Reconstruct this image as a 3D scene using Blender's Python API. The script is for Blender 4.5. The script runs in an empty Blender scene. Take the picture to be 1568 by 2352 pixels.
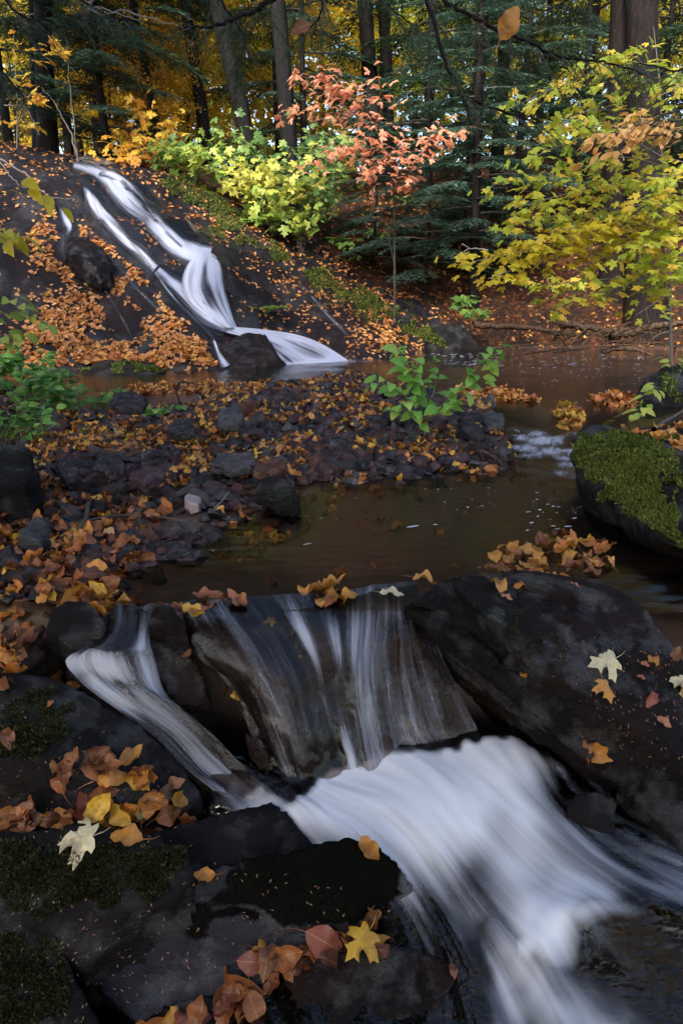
import bpy, bmesh, math, random
import numpy as np
from mathutils import Vector, Matrix
from mathutils.bvhtree import BVHTree

random.seed(7); np.random.seed(7)
S = bpy.context.scene
COL = S.collection
PI = math.pi

# ------------------------------------------------------------------ camera
CZ, PITCH = 0.95, math.radians(17.5)
cam = bpy.data.cameras.new('camera'); cam_o = bpy.data.objects.new('camera', cam); COL.objects.link(cam_o)
cam.sensor_fit = 'HORIZONTAL'; cam.sensor_width = 24; cam.lens = 24; cam.clip_start = .05; cam.clip_end = 800
cam_o.location = (0, 0, CZ); cam_o.rotation_euler = (PI/2 - PITCH, 0, 0)
S.camera = cam_o

# ------------------------------------------------------------------ light
SUN_EL, SUN_AZ = math.radians(40), math.radians(205)     # behind the viewer: the far trees are lit, the near rocks lie in shade
w = bpy.data.worlds.new('World'); S.world = w; w.use_nodes = True
nt = w.node_tree; bg = nt.nodes['Background']
sky = nt.nodes.new('ShaderNodeTexSky'); sky.sky_type = 'NISHITA'; sky.sun_disc = False
sky.sun_elevation = SUN_EL; sky.sun_rotation = SUN_AZ; sky.air_density = 1.0; sky.dust_density = 3.0; sky.ozone_density = 1.0
nt.links.new(sky.outputs[0], bg.inputs[0]); bg.inputs[1].default_value = 0.15
sl = bpy.data.lights.new('sun', 'SUN'); sl.energy = 2.8; sl.angle = math.radians(6); sl.color = (1, .95, .87)
so = bpy.data.objects.new('sun', sl); COL.objects.link(so)
sd = Vector((math.sin(SUN_AZ)*math.cos(SUN_EL), math.cos(SUN_AZ)*math.cos(SUN_EL), math.sin(SUN_EL)))
so.rotation_euler = sd.to_track_quat('Z', 'Y').to_euler(); so.location = sd*60
S.view_settings.view_transform = 'Standard'; S.view_settings.look = 'None'
S.view_settings.exposure = 1.85; S.view_settings.gamma = 1; S.view_settings.use_curve_mapping = False
S.cycles.max_bounces = 6; S.cycles.diffuse_bounces = 2; S.cycles.glossy_bounces = 2
S.cycles.transparent_max_bounces = 12; S.cycles.transmission_bounces = 3
S.cycles.caustics_reflective = False; S.cycles.caustics_refractive = False

# ------------------------------------------------------------------ sight lines (photo measured 1568 x 2352)
cp, sp = math.cos(PITCH), math.sin(PITCH)
def ray(u, v):
    a = (u-784)/1568.; b = (1176-v)/1568.
    return np.array([a, cp + b*sp, -sp + b*cp])
def atz(u, v, z):
    d = ray(u, v); t = (z-CZ)/d[2]; return np.array([d[0]*t, d[1]*t, z])
def aty(u, v, y):
    d = ray(u, v); t = y/d[1]; return np.array([d[0]*t, y, CZ+d[2]*t])

# ------------------------------------------------------------------ noise
def _h(i, j, k):
    n = (i*374761393 + j*668265263 + k*2147483647 + 1013904223) & 0xffffffff
    n = ((n ^ (n >> 13))*1274126177) & 0xffffffff
    n = ((n ^ (n >> 15))*2246822519) & 0xffffffff
    return ((n ^ (n >> 16)) & 0xffffff)/8388607.5 - 1.
def vnoise(P):
    P = np.asarray(P, float); F = np.floor(P); t = P-F; t = t*t*t*(t*(t*6-15)+10); I = F.astype(np.int64)
    o = 0
    for a in (0, 1):
        for b in (0, 1):
            for c in (0, 1):
                wgt = (t[:, 0] if a else 1-t[:, 0])*(t[:, 1] if b else 1-t[:, 1])*(t[:, 2] if c else 1-t[:, 2])
                o = o + wgt*_h(I[:, 0]+a, I[:, 1]+b, I[:, 2]+c)
    return o
def fbm(P, sc, octv=4, seed=0):
    P = np.asarray(P, float)*sc + seed*17.31; o = 0; a = 1.
    for k in range(octv):
        o = o + a*vnoise(P); P = P*2.03+5.7; a *= .5
    return o
def sm(x, a, b):
    t = np.clip((x-a)/(b-a), 0, 1); return t*t*(3-2*t)

class RBF:                                   # thin plate spline through points
    def __init__(s, X, V, lam=1e-3):
        s.X = np.asarray(X, float); V = np.asarray(V, float)
        if V.ndim == 1: V = V[:, None]
        n, d = s.X.shape; K = s.k(s.X) + lam*np.eye(n); Q = np.hstack([np.ones((n, 1)), s.X])
        A = np.block([[K, Q], [Q.T, np.zeros((d+1, d+1))]])
        s.c = np.linalg.solve(A, np.vstack([V, np.zeros((d+1, V.shape[1]))]))
    def k(s, Y):
        r2 = ((Y[:, None, :]-s.X[None])**2).sum(2)+1e-12; return .5*r2*np.log(r2)
    def __call__(s, Y):
        Y = np.asarray(Y, float); out = []
        for i in range(0, len(Y), 20000):
            y = Y[i:i+20000]; out.append(s.k(y)@s.c[:-3] + np.hstack([np.ones((len(y), 1)), y])@s.c[-3:])
        return np.vstack(out)
def inpoly(P, poly):
    x, y = P[:, 0], P[:, 1]; ins = np.zeros(len(P), bool); n = len(poly)
    for i in range(n):
        x1, y1 = poly[i][:2]; x2, y2 = poly[(i+1) % n][:2]
        if y1 == y2: continue
        c = ((y1 > y) != (y2 > y)) & (x < (x2-x1)*(y-y1)/(y2-y1)+x1); ins ^= c
    return ins
def sdist(P, poly):                          # signed distance, negative inside
    d = np.full(len(P), 1e9); n = len(poly)
    for i in range(n):
        a = np.array(poly[i][:2]); b = np.array(poly[(i+1) % n][:2]); e = b-a
        t = np.clip(((P-a)@e)/max(e@e, 1e-12), 0, 1); d = np.minimum(d, np.linalg.norm(P-a-t[:, None]*e, axis=1))
    return np.where(inpoly(P, poly), -d, d)

# ------------------------------------------------------------------ mesh helpers
def mkmesh(name, V, F, mat=None, uv=None, attrs=None, smooth=True):
    """V n x 3, F list of (m x k) index arrays; uv per vertex"""
    me = bpy.data.meshes.new(name); V = np.asarray(V, np.float32)
    if isinstance(F, np.ndarray): F = [F]
    F = [np.asarray(f, np.int32) for f in F if len(f)]
    me.vertices.add(len(V)); me.vertices.foreach_set('co', V.ravel())
    li = np.concatenate([f.ravel() for f in F]); tot = np.concatenate([np.full(len(f), f.shape[1], np.int32) for f in F])
    st = np.concatenate([[0], np.cumsum(tot)[:-1]]).astype(np.int32)
    me.loops.add(len(li)); me.loops.foreach_set('vertex_index', li)
    me.polygons.add(len(tot)); me.polygons.foreach_set('loop_start', st); me.polygons.foreach_set('loop_total', tot)
    me.polygons.foreach_set('use_smooth', np.full(len(tot), smooth, bool))
    me.update(calc_edges=True)
    if uv is not None:
        l = me.uv_layers.new(name='UVMap'); l.data.foreach_set('uv', np.asarray(uv, np.float32)[li].ravel())
    for k, a in (attrs or {}).items():
        at = me.attributes.new(k, 'FLOAT', 'POINT'); at.data.foreach_set('value', np.asarray(a, np.float32))
    if mat: me.materials.append(mat)
    return me
def obj(name, me, parent=None, loc=None):
    o = bpy.data.objects.new(name, me); COL.objects.link(o)
    if parent: o.parent = parent
    if loc is not None: o.location = loc
    return o
def tag(o, label=None, cat=None, group=None, kind=None):
    if label: o['label'] = label
    if cat: o['category'] = cat
    if group: o['group'] = group
    if kind: o['kind'] = kind
    return o
def empty(name, loc=(0, 0, 0), rz=0):
    o = bpy.data.objects.new(name, None); COL.objects.link(o); o.location = loc; o.rotation_euler = (0, 0, rz); o.empty_display_size = .05; return o
def gridfaces(nr, nc):
    i = np.arange(nr*nc).reshape(nr, nc)
    return np.stack([i[:-1, :-1].ravel(), i[:-1, 1:].ravel(), i[1:, 1:].ravel(), i[1:, :-1].ravel()], 1)
def mesh_np(me):
    V = np.empty(len(me.vertices)*3, np.float32); me.vertices.foreach_get('co', V); V = V.reshape(-1, 3)
    N = np.empty(len(me.vertices)*3, np.float32); me.vertices.foreach_get('normal', N); return V, N.reshape(-1, 3)
def upfix(V, F):
    e = np.cross(V[F[:, 1]]-V[F[:, 0]], V[F[:, 2]]-V[F[:, 0]]); return F if e.sum(0)@np.array([0, -.6, 1]) > 0 else F[:, ::-1]
def tube(P, R, n=7, V0=0):
    P = np.asarray(P, float); m = len(P); T = np.gradient(P, axis=0); T /= np.linalg.norm(T, axis=1)[:, None]+1e-9
    up = np.array([.31, .17, .93]) if abs(T[0, 2]) < .85 else np.array([.93, .3, .1])
    A = np.cross(T, up); A /= np.linalg.norm(A, axis=1)[:, None]+1e-9; B = np.cross(T, A)
    an = np.arange(n)*2*PI/n; R = np.broadcast_to(R, (m,))
    V = P[:, None]+R[:, None, None]*(np.cos(an)[None, :, None]*A[:, None]+np.sin(an)[None, :, None]*B[:, None])
    i = np.arange(m*n).reshape(m, n); j = np.roll(i, -1, 1)
    F = np.stack([i[:-1].ravel(), j[:-1].ravel(), j[1:].ravel(), i[1:].ravel()], 1)+V0
    return V.reshape(-1, 3), F
class Acc:                                   # collects pieces of geometry
    def __init__(s): s.V = []; s.F = {}; s.n = 0; s.A = []; s.U = []
    def add(s, V, F, a=None, uv=None):
        V = np.asarray(V, float)
        for f in (F if isinstance(F, list) else [F]):
            f = np.asarray(f, np.int64)
            if len(f): s.F.setdefault(f.shape[1], []).append(f+s.n)
        s.V.append(V); s.n += len(V)
        s.A.append(np.broadcast_to(0. if a is None else a, (len(V),))); s.U.append(np.zeros((len(V), 2)) if uv is None else np.asarray(uv))
    def tube(s, P, R, n=6, a=None): V, F = tube(P, R, n); s.add(V, F, a)
    def mesh(s, name, mat, smooth=True):
        return mkmesh(name, np.vstack(s.V), [np.vstack(f) for f in s.F.values()], mat, np.vstack(s.U), {'rnd': np.concatenate(s.A)}, smooth)
def catmull(P, n):
    P = np.asarray(P, float); m = len(P); t = np.linspace(0, m-1, n); i = np.clip(t.astype(int), 0, m-2); f = (t-i)
    f = f.reshape((-1,)+(1,)*(P.ndim-1))
    p0 = P[np.clip(i-1, 0, m-1)]; p1 = P[i]; p2 = P[i+1]; p3 = P[np.clip(i+2, 0, m-1)]
    return .5*(2*p1+(p2-p0)*f+(2*p0-5*p1+4*p2-p3)*f*f+(3*p1-p0-3*p2+p3)*f**3)
def patch(cols, nc, nr, res_uv=True):        # cols: flow lines (each a list of points); returns grid nr x nc x 3
    k = max(len(c) for c in cols); C = np.stack([catmull(c, 24) for c in cols])      # ncol,24,3
    C = catmull(C, nc); return catmull(np.swapaxes(C, 0, 1), nr)
def scatter(T, pos, X, Yv, Zv, sc):
    """T: (verts k x 3, faces list, uv); axes arrays n x 3; sc n or n x 3"""
    tv, tf, tuv = T; n = len(pos); sc = np.asarray(sc, float)
    if sc.ndim == 1: sc = np.repeat(sc[:, None], 3, 1)
    L = tv[None]*sc[:, None, :]
    V = pos[:, None]+L[..., 0:1]*X[:, None]+L[..., 1:2]*Yv[:, None]+L[..., 2:3]*Zv[:, None]
    k = len(tv); off = (np.arange(n)*k)[:, None, None]
    F = [(np.asarray(f)[None]+off).reshape(-1, f.shape[1]) for f in tf]
    return V.reshape(-1, 3), F, np.tile(tuv, (n, 1))
def frames(Zv, yaw, dirs=None):
    Zv = Zv/(np.linalg.norm(Zv, axis=1)[:, None]+1e-9)
    h = np.stack([np.cos(yaw), np.sin(yaw), np.zeros(len(yaw))], 1) if dirs is None else dirs
    X = np.cross(h, Zv); X /= np.linalg.norm(X, axis=1)[:, None]+1e-9
    return X, np.cross(Zv, X), Zv
# ------------------------------------------------------------------ materials
class NT:
    def __init__(s, name):
        s.m = bpy.data.materials.new(name); s.m.use_nodes = True; s.t = s.m.node_tree; s.t.nodes.clear()
        s.out = s.t.nodes.new('ShaderNodeOutputMaterial')
    def n(s, typ, **kw):
        d = s.t.nodes.new('ShaderNode'+typ)
        ins = {}
        for k, v in kw.items():
            if k.startswith('_'): ins[k[1:]] = v
            else: setattr(d, k, v)
        for k, v in ins.items(): s.set(d, k, v)
        return d
    def set(s, d, k, v):
        k = int(k) if k.isdigit() else k.replace('__', ' ')
        if hasattr(v, 'is_output') or hasattr(v, 'links'): s.t.links.new(v, d.inputs[k])
        elif isinstance(v, bpy.types.Node): s.t.links.new(v.outputs[0], d.inputs[k])
        else: d.inputs[k].default_value = v
    def math(s, op, a, b=0., c=0., clamp=False):
        d = s.n('Math', operation=op, use_clamp=clamp); s.set(d, '0', a); s.set(d, '1', b); s.set(d, '2', c); return d
    def ramp(s, f, stops, interp='LINEAR'):
        d = s.n('ValToRGB'); r = d.color_ramp; r.interpolation = interp
        while len(r.elements) < len(stops): r.elements.new(.5)
        for e, (p, c) in zip(r.elements, stops): e.position = p; e.color = (*c, 1) if len(c) == 3 else c
        s.set(d, '0', f); return d
    def noise(s, sc, det=4, rough=.55, vec=None, dist=0.):
        d = s.n('TexNoise', _Scale=sc, _Detail=det, _Roughness=rough, _Distortion=dist)
        if vec is not None: s.set(d, 'Vector', vec)
        return d
    def mix(s, f, a, b, typ='RGBA', blend='MIX'):
        d = s.n('Mix', data_type=typ, blend_type=blend)
        s.set(d, '0', f)
        if typ == 'RGBA': s.set(d, '6', a); s.set(d, '7', b); return d.outputs[2]
        s.set(d, '2', a); s.set(d, '3', b); return d.outputs[0]
    def pos(s): return s.n('NewGeometry').outputs['Position']
    def attr(s, nm): return s.n('Attribute', attribute_name=nm).outputs['Fac']
    def bump(s, h, st, dist=.02, nrm=None):
        d = s.n('Bump', _Strength=st, _Distance=dist); s.set(d, 'Height', h)
        if nrm is not None: s.set(d, 'Normal', nrm)
        return d
    def surf(s, sh): s.t.links.new(sh.outputs[0], s.out.inputs[0]); return s.m
def c3(v, a=1): return (v[0], v[1], v[2], 1)

def rockmat(name, c1=(.03, .028, .03), c2=(.075, .065, .065), c3_=(.07, .038, .028), moss=.0, mossc=((.02, .035, .006), (.10, .14, .02)),
            rough=(.3, .6), scale=1., bump=.6, mosslo=.45, mbrown=(.05, .035, .02), sp=(.10, .42)):
    n = NT(name); p = n.pos()
    a = n.noise(3*scale, 6, .6, p, .4); b = n.noise(28*scale, 5, .65, p); big = n.noise(1.3*scale, 3, .5, p)
    mp = n.n('Mapping', _Vector=p, _Rotation=(.5, .3, .4), _Scale=(5*scale, 9*scale, 40*scale)); st = n.noise(1., 4, .6, mp)
    col = n.mix(n.ramp(a, [(.35, (0, 0, 0)), (.65, (1, 1, 1))]), c3(c1), c3(c2))
    col = n.mix(n.ramp(big, [(.5, (0, 0, 0)), (.68, (.75, .75, .75))]), col, c3(c3_))
    col = n.mix(n.math('MULTIPLY', b, .5), col, n.mix(.6, col, (0.01, .01, .012, 1)))
    rg = n.n('MapRange', _Value=b, _1=.3, _2=.7, _3=rough[0], _4=rough[1])
    h = n.math('ADD', n.math('MULTIPLY', b, .5), n.math('ADD', n.math('MULTIPLY', st, .6), n.math('MULTIPLY', a, .8)))
    gr = n.noise(240, 3, .7, p); h = n.math('ADD', h, n.math('MULTIPLY', gr, .45)); col = n.mix(n.ramp(gr, [(.5, (0, 0, 0)), (.72, (.8, .8, .8))]), col, n.mix(.5, col, (c2[0]*2.2, c2[1]*2.1, c2[2]*2.1, 1)))
    wetp = n.noise(2.6*scale, 4, .6, n.n('Mapping', _Vector=p, _Location=(3, 1, 7))); rg = n.math('SUBTRACT', rg, n.math('MULTIPLY', n.ramp(wetp, [(.5, (0, 0, 0)), (.62, (1, 1, 1))]), .2))
    spec = n.math('MULTIPLY_ADD', n.ramp(wetp, [(.5, (0, 0, 0)), (.62, (1, 1, 1))]), sp[1], sp[0])
    if moss > 0:
        nz = n.n('SeparateXYZ', _0=n.n('NewGeometry').outputs['Normal']).outputs[2]
        mn = n.noise(4.5*scale, 5, .62, p); mf = n.noise(150, 3, .7, p); mm = n.noise(9, 4, .6, p)
        k = n.math('ADD', n.math('MULTIPLY', nz, .35), n.math('MULTIPLY', mn, 1.1))
        k = n.math('ADD', k, n.attr('moss'))
        k = n.n('MapRange', _Value=k, _1=1.05+mosslo-moss, _2=1.14+mosslo-moss, _3=0., _4=1.)
        mc = n.mix(n.ramp(mf, [(.35, (0, 0, 0)), (.7, (1, 1, 1))]), c3(mossc[0]), c3(mossc[1]))
        mc = n.mix(n.ramp(mm, [(.45, (0, 0, 0)), (.7, (.7, .7, .7))]), mc, c3(mbrown))
        col = n.mix(k, col, mc); rg = n.mix(k, rg, .9, 'FLOAT'); spec = n.mix(k, spec, .04, 'FLOAT')
        h = n.math('ADD', h, n.math('MULTIPLY', k, n.math('ADD', n.math('MULTIPLY', mf, 1.6), .3)))
    bs = n.n('BsdfPrincipled'); n.set(bs, 'Base Color', col); n.set(bs, 'Roughness', rg); n.set(bs, 'Normal', n.bump(h, bump, .02)); n.set(bs, 'Specular IOR Level', spec)
    return n.surf(bs)

def leafmat(name, stops, trans=.35, rough=.5, veins=False, spec=.4, posn=0.):
    n = NT(name); r = n.n('ObjectInfo').outputs['Random']; f = n.math('FRACT', n.math('ADD', r, n.attr('rnd')))
    if posn:
        q = n.noise(posn, 2, .5, n.pos()); f = n.math('ADD', n.math('MULTIPLY', f, .55), n.math('MULTIPLY', n.ramp(q, [(.3, (0, 0, 0)), (.7, (1, 1, 1))]), .45))
    col = n.ramp(f, stops).outputs[0]
    b = n.noise(90, 3, .6, n.pos()); col = n.mix(n.math('MULTIPLY', n.ramp(b, [(.45, (0, 0, 0)), (.7, (1, 1, 1))]), .45), col, n.mix(.5, col, (.12, .04, .01, 1)))
    bs = n.n('BsdfPrincipled')
    if veins:
        uv = n.n('SeparateXYZ', _0=n.n('UVMap').outputs[0]); x = n.math('ABSOLUTE', uv.outputs[0]); y = uv.outputs[1]
        d = n.math('SUBTRACT', n.math('MULTIPLY', y, 1.), n.math('MULTIPLY', x, .9))
        s = n.math('PINGPONG', n.math('MULTIPLY', d, 11), .5)
        line = n.math('MAXIMUM', n.n('MapRange', _Value=s, _1=.06, _2=.0, _3=0., _4=.7), n.n('MapRange', _Value=x, _1=.02, _2=.004, _3=0., _4=1.))
        bl = n.noise(14, 3, .6, n.pos()); col = n.mix(n.ramp(bl, [(.52, (0, 0, 0)), (.62, (.7, .7, .7))]), col, n.mix(.65, col, (.06, .02, .01, 1)))
        col = n.mix(n.math('MULTIPLY', line, .42), col, (.45, .28, .12, 1))
        n.set(bs, 'Normal', n.bump(n.math('ADD', n.math('MULTIPLY', s, .12), n.noise(22, 4, .6, n.pos())), .5, .012))
    n.set(bs, 'Base Color', col); n.set(bs, 'Roughness', rough); n.set(bs, 'Specular IOR Level', spec)
    tr = n.n('BsdfTranslucent'); n.set(tr, 'Color', col)
    mx = n.n('MixShader', _0=trans, _1=bs, _2=tr); n.t.links.new(bs.outputs[0], mx.inputs[1]); n.t.links.new(tr.outputs[0], mx.inputs[2])
    return n.surf(mx)

def barkmat(name, c1, c2, sc=1., wet=.6):
    n = NT(name); tc = n.n('TexCoord').outputs['Object']
    mp = n.n('Mapping', _Vector=tc, _Scale=(26*sc, 26*sc, 5*sc)); a = n.noise(1., 6, .65, mp, .3); b = n.noise(3, 3, .5, tc)
    col = n.mix(n.ramp(a, [(.35, (0, 0, 0)), (.65, (1, 1, 1))]), c3(c1), c3(c2)); col = n.mix(n.math('MULTIPLY', b, .6), col, n.mix(.5, col, (c1[0]*1.5, c1[1]*2., c1[2]*1.2, 1)))
    bs = n.n('BsdfPrincipled', _Roughness=wet); n.set(bs, 'Specular IOR Level', .12); n.set(bs, 'Base Color', col); n.set(bs, 'Normal', n.bump(a, .9, .04))
    return n.surf(bs)

def watermat(name, tint=(.55, .42, .30), ripple=(8, .15), rough=.04, flow=None, fo=(.62, .66, .78), anis=(34, 2.2), soft=False, ior=1.33):
    """clear brown water, with white water where the 'foam' attribute says; uv runs along the flow (u across, v along)"""
    n = NT(name); p = n.pos(); uv = n.n('UVMap').outputs[0]
    mp = n.n('Mapping', _Vector=uv, _Scale=(anis[0], anis[1], 1)); s1 = n.noise(1., 3 if soft else 5, .5 if soft else .65, mp, .3)
    mp2 = n.n('Mapping', _Vector=uv, _Scale=(anis[0]*3.1, anis[1]*1.3, 1)); s2 = n.noise(1., 2 if soft else 4, .5 if soft else .7, mp2, .2)
    mp3 = n.n('Mapping', _Vector=uv, _Scale=(anis[0]*.28, anis[1]*.55, 1)); s3 = n.noise(1., 3, .5, mp3, .3)
    st = n.math('ADD', n.math('ADD', n.math('MULTIPLY', s1, .32 if soft else .40), n.math('MULTIPLY', s2, .10 if soft else .25)), n.math('MULTIPLY', s3, .58 if soft else .35))
    st = n.math('MULTIPLY_ADD', n.math('SUBTRACT', st, .5), 1.35, .5)
    fa = n.attr('foam')
    th = n.math('SUBTRACT', n.math('ADD', st, n.math('MULTIPLY', fa, .62)), .76)
    k = n.n('MapRange', interpolation_type='SMOOTHSTEP', _Value=th, _1=-.06, _2=.44, _3=0., _4=1.)
    k = n.math('MULTIPLY', k, n.n('MapRange', _Value=fa, _1=0., _2=.12, _3=0., _4=1.))
    rp = n.noise(ripple[0], 3, .5, n.n('Mapping', _Vector=p, _Scale=(1, 2.2, 1)))
    h = n.math('ADD', rp, n.math('MULTIPLY', n.math('MULTIPLY', st, 1.6), n.math('MINIMUM', n.math('MULTIPLY', fa, 3.), 1.)))
    bm = n.bump(h, ripple[1], .03)
    gl = n.n('BsdfGlossy', _Roughness=rough, _Color=(1, 1, 1, 1)); n.set(gl, 'Normal', bm)
    tr = n.n('BsdfTransparent', _Color=c3(tint)); fr = n.n('Fresnel', _IOR=ior); n.set(fr, 'Normal', bm)
    w0 = n.n('MixShader', _0=fr); n.t.links.new(tr.outputs[0], w0.inputs[1]); n.t.links.new(gl.outputs[0], w0.inputs[2])
    df = n.n('BsdfPrincipled', _Roughness=.45); n.set(df, 'Base Color', n.mix(k, (fo[0]*.75, fo[1]*.76, fo[2]*.82, 1), c3(fo))); n.set(df, 'Normal', n.bump(st, .22 if soft else .7, .04))
    tl = n.n('BsdfTranslucent', _Color=c3(fo)); dm = n.n('MixShader', _0=.25); n.t.links.new(df.outputs[0], dm.inputs[1]); n.t.links.new(tl.outputs[0], dm.inputs[2])
    mx = n.n('MixShader'); n.set(mx, '0', n.math('MULTIPLY', k, .95)); n.t.links.new(w0.outputs[0], mx.inputs[1]); n.t.links.new(dm.outputs[0], mx.inputs[2])
    return n.surf(mx)

def plainmat(name, col, rough=.6, var=.3, sc=20, trans=0):
    n = NT(name); a = n.noise(sc, 4, .6, n.pos()); rr = n.math('FRACT', n.math('ADD', n.n('ObjectInfo').outputs['Random'], n.attr('rnd')))
    c = n.mix(n.math('MULTIPLY', n.math('ADD', a, rr), .5), (col[0]*(1-var), col[1]*(1-var), col[2]*(1-var), 1), (col[0]*(1+var), col[1]*(1+var), col[2]*(1+var), 1))
    bs = n.n('BsdfPrincipled', _Roughness=rough); n.set(bs, 'Base Color', c); n.set(bs, 'Normal', n.bump(a, .3, .01)); return n.surf(bs)
# ------------------------------------------------------------------ ground
def zw(x, y): return .1*sm(y + .25*np.asarray(x), 4.3, 5.9)              # level of the stream above the cascade
BARI = [(-60, 905), (150, 950), (330, 940), (470, 925), (600, 893), (760, 880), (900, 888), (1010, 915), (1110, 945), (1170, 985), (1205, 1040),
        (1150, 1068), (960, 1080), (800, 1098), (720, 1110), (690, 1165), (560, 1180), (470, 1235), (440, 1275), (330, 1290), (285, 1320),
        (265, 1365), (235, 1400), (100, 1420), (-60, 1440), (-700, 1440), (-700, 905)]
BAR = [atz(u, v, .06 if v < 1050 else .03)[:2] for u, v in BARI]
sc_pts = [aty(*p) for p in [
    (0, 830, 8.4), (0, 600, 9.3), (0, 470, 10), (0, 370, 10.8), (-300, 600, 8.6), (-300, 350, 10), (200, 845, 8.5), (200, 740, 9.1), (200, 600, 9.8), (200, 480, 10.6), (170, 384, 11.7),
    (380, 852, 8.5), (380, 760, 9.0), (380, 650, 9.7), (380, 520, 10.7), (330, 402, 12.6), (500, 850, 8.5), (500, 742, 9.5), (520, 640, 10.5), (500, 520, 12), (470, 455, 13.2),
    (640, 832, 9.7), (660, 700, 11.2), (620, 560, 12.6), (560, 500, 13.4), (800, 823, 9.97), (800, 740, 11.0), (740, 630, 12.7), (1000, 803, 12), (950, 720, 12.5),
    (1100, 803, 12.2), (1300, 806, 12.2), (1568, 812, 11.8), (1100, 700, 13.2), (1300, 700, 13.2), (1568, 700, 13), (1100, 600, 14.7), (1300, 600, 14.7), (1568, 600, 14.4),
    (1100, 480, 17.3), (1400, 480, 17.3), (1100, 390, 20.5), (1568, 390, 20.5), (700, 545, 13.8), (850, 650, 13.3), (560, 440, 15), (450, 397, 15), (800, 520, 15.5), (900, 450, 18),
    (330, 385, 14.5), (170, 378, 13.5), (250, 372, 16), (600, 400, 20), (850, 400, 24)]]
sc_pts += [np.array(p, float) for p in [(-9, 18, 3.4), (-14, 18, 4.2), (-8, 30, 3.6), (8, 30, 6.5), (0, 32, 5.2), (16, 30, 8), (16, 16, 4.5), (-8, 8, 2.2), (-14, 10, 4), (-6, 6, .9), (-3.6, 6.4, .32), (-2.9, 5, .2),
    (-3.8, 4, .45), (-1.9, 3.2, .06), (-3, 2.2, .35), (-1.45, 2., .02), (-6, 2, 1), (0, 7.2, -.35), (2, 8, -.4), (3.2, 9.5, -.3), (0, 4, -.6), (1, 3, -.6), (-1, 6, -.3), (-2, 7.8, -.1),
    (4.2, 7, .2), (6.3, 9, .15), (3.1, 5.5, .16), (2.4, 4.4, .1), (2.2, 3.4, .0), (5, 3, .8), (8, 8, .9), (8, 11, .6), (9, 4, 2), (-3, -1, .3), (3, -1, .3)]]
sc_pts = np.array(sc_pts)
SL = RBF(sc_pts[:, :2], sc_pts[:, 2], 2e-2)
NEARBED = -.78
def terr(x, y, detail=True):
    x = np.asarray(x, float); y = np.asarray(y, float)
    P2 = np.stack([np.clip(x, -15, 16), np.clip(y, -2, 32)], 1)
    s = SL(P2)[:, 0]
    far = sm(y, 32, 90)*6 + sm(np.abs(x), 16, 60)*6; s = s + far
    P3 = np.stack([x, y, np.zeros_like(x)], 1)
    P = np.stack([x, y], 1)
    d = np.full(len(x), 9.); m = (y < 10) & (y > .5) & (np.abs(x) < 8); d[m] = sdist(P[m], BAR)
    z0 = zw(x, y)
    bed = z0 - .05 - .17*sm(d, -.02, .55)
    if detail: bed = bed + .03*fbm(P3, 2.2, 3, 3)*sm(d, -.35, .1) + .004*fbm(P3, 9, 2, 5)
    bar = z0 + .010 + (.045*fbm(P3, 1.3, 3, 9) if detail else 0)
    b = bed*(sm(d, -.22, .06)) + bar*(1-sm(d, -.22, .06))
    b = np.minimum(b, 99)
    if detail:
        # sheeted bedrock: long low steps that follow the fall line, hollows and humps
        fl = (x*.55 + y*.83); ac = (x*.83 - y*.55)
        Q = np.stack([ac*2.0, fl*.5, s*1.2], 1)
        rk = .10*fbm(Q, 1., 4, 21) + .05*np.abs(fbm(np.stack([ac*5, fl*1.1, s*0], 1), 1., 3, 2))
        s = s + rk*sm(y, 7.8, 9.4)*(1-.4*sm(x, -1, 1)) + .04*fbm(P3, 2.5, 4, 33)*sm(y, 7, 9) + .012*fbm(P3, 9, 3, 31)
    k = .06; h = np.clip(.5+.5*(s-b)/k, 0, 1); z = b*(1-h)+s*h + k*h*(1-h)
    near = sm(y + .0*x, 1.86, 2.07); lft = sm(-x, 1.15, 1.5)
    g = np.maximum(near, lft*sm(y, .6, 1.6))
    z = z*g + (NEARBED+.03*fbm(P3, 5, 3, 8))*(1-g)
    return z
xs = np.unique(np.round(np.concatenate([np.linspace(-1.6, 1.9, 110), np.linspace(-7, 7.2, 270), np.linspace(-16, 16, 90), np.linspace(-120, 120, 50)]), 3))
ys = np.unique(np.round(np.concatenate([np.linspace(1.2, 4.5, 100), np.linspace(-2, 14.5, 300), np.linspace(14, 34, 70), np.linspace(34, 200, 30)]), 3))
XX, YY = np.meshgrid(xs, ys); gx, gy = XX.ravel(), YY.ravel()
gz = terr(gx, gy); GV = np.stack([gx, gy, gz], 1)
GF = gridfaces(len(ys), len(xs))
ROCKI = [(-900, 300, 9), (-900, 900, 7.6), (0, 880, 8.0), (380, 880, 8.0), (520, 880, 8.1), (640, 860, 9.2), (830, 845, 9.6), (1000, 830, 10.8), (1060, 800, 12.1), (1010, 700, 13),
         (900, 660, 13.2), (740, 560, 13.6), (560, 480, 13.9), (430, 425, 13.4), (330, 395, 13.6), (120, 374, 13.2), (0, 360, 12), (-300, 330, 11.4)]
ROCKP = [aty(u, v, y)[:2] for u, v, y in ROCKI]
d_rock = sdist(GV[:, :2], ROCKP) + .25*fbm(GV, 1.7, 3, 4)
MOSSI = [(330, 385, 13.6), (440, 440, 12.6), (560, 560, 12.0), (640, 640, 11.6), (760, 720, 11.4), (850, 790, 11.2), (1010, 800, 12), (1040, 740, 12.6), (900, 650, 13.3), (720, 540, 13.7), (540, 440, 14)]
MOSSP = [aty(u, v, y)[:2] for u, v, y in MOSSI]
mossv = .50*(1-sm(sdist(GV[:, :2], MOSSP), -.3, .35)) + .06*(1-sm(np.abs(gy-8.6), .15, .5))*(gx < -2.4)
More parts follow.
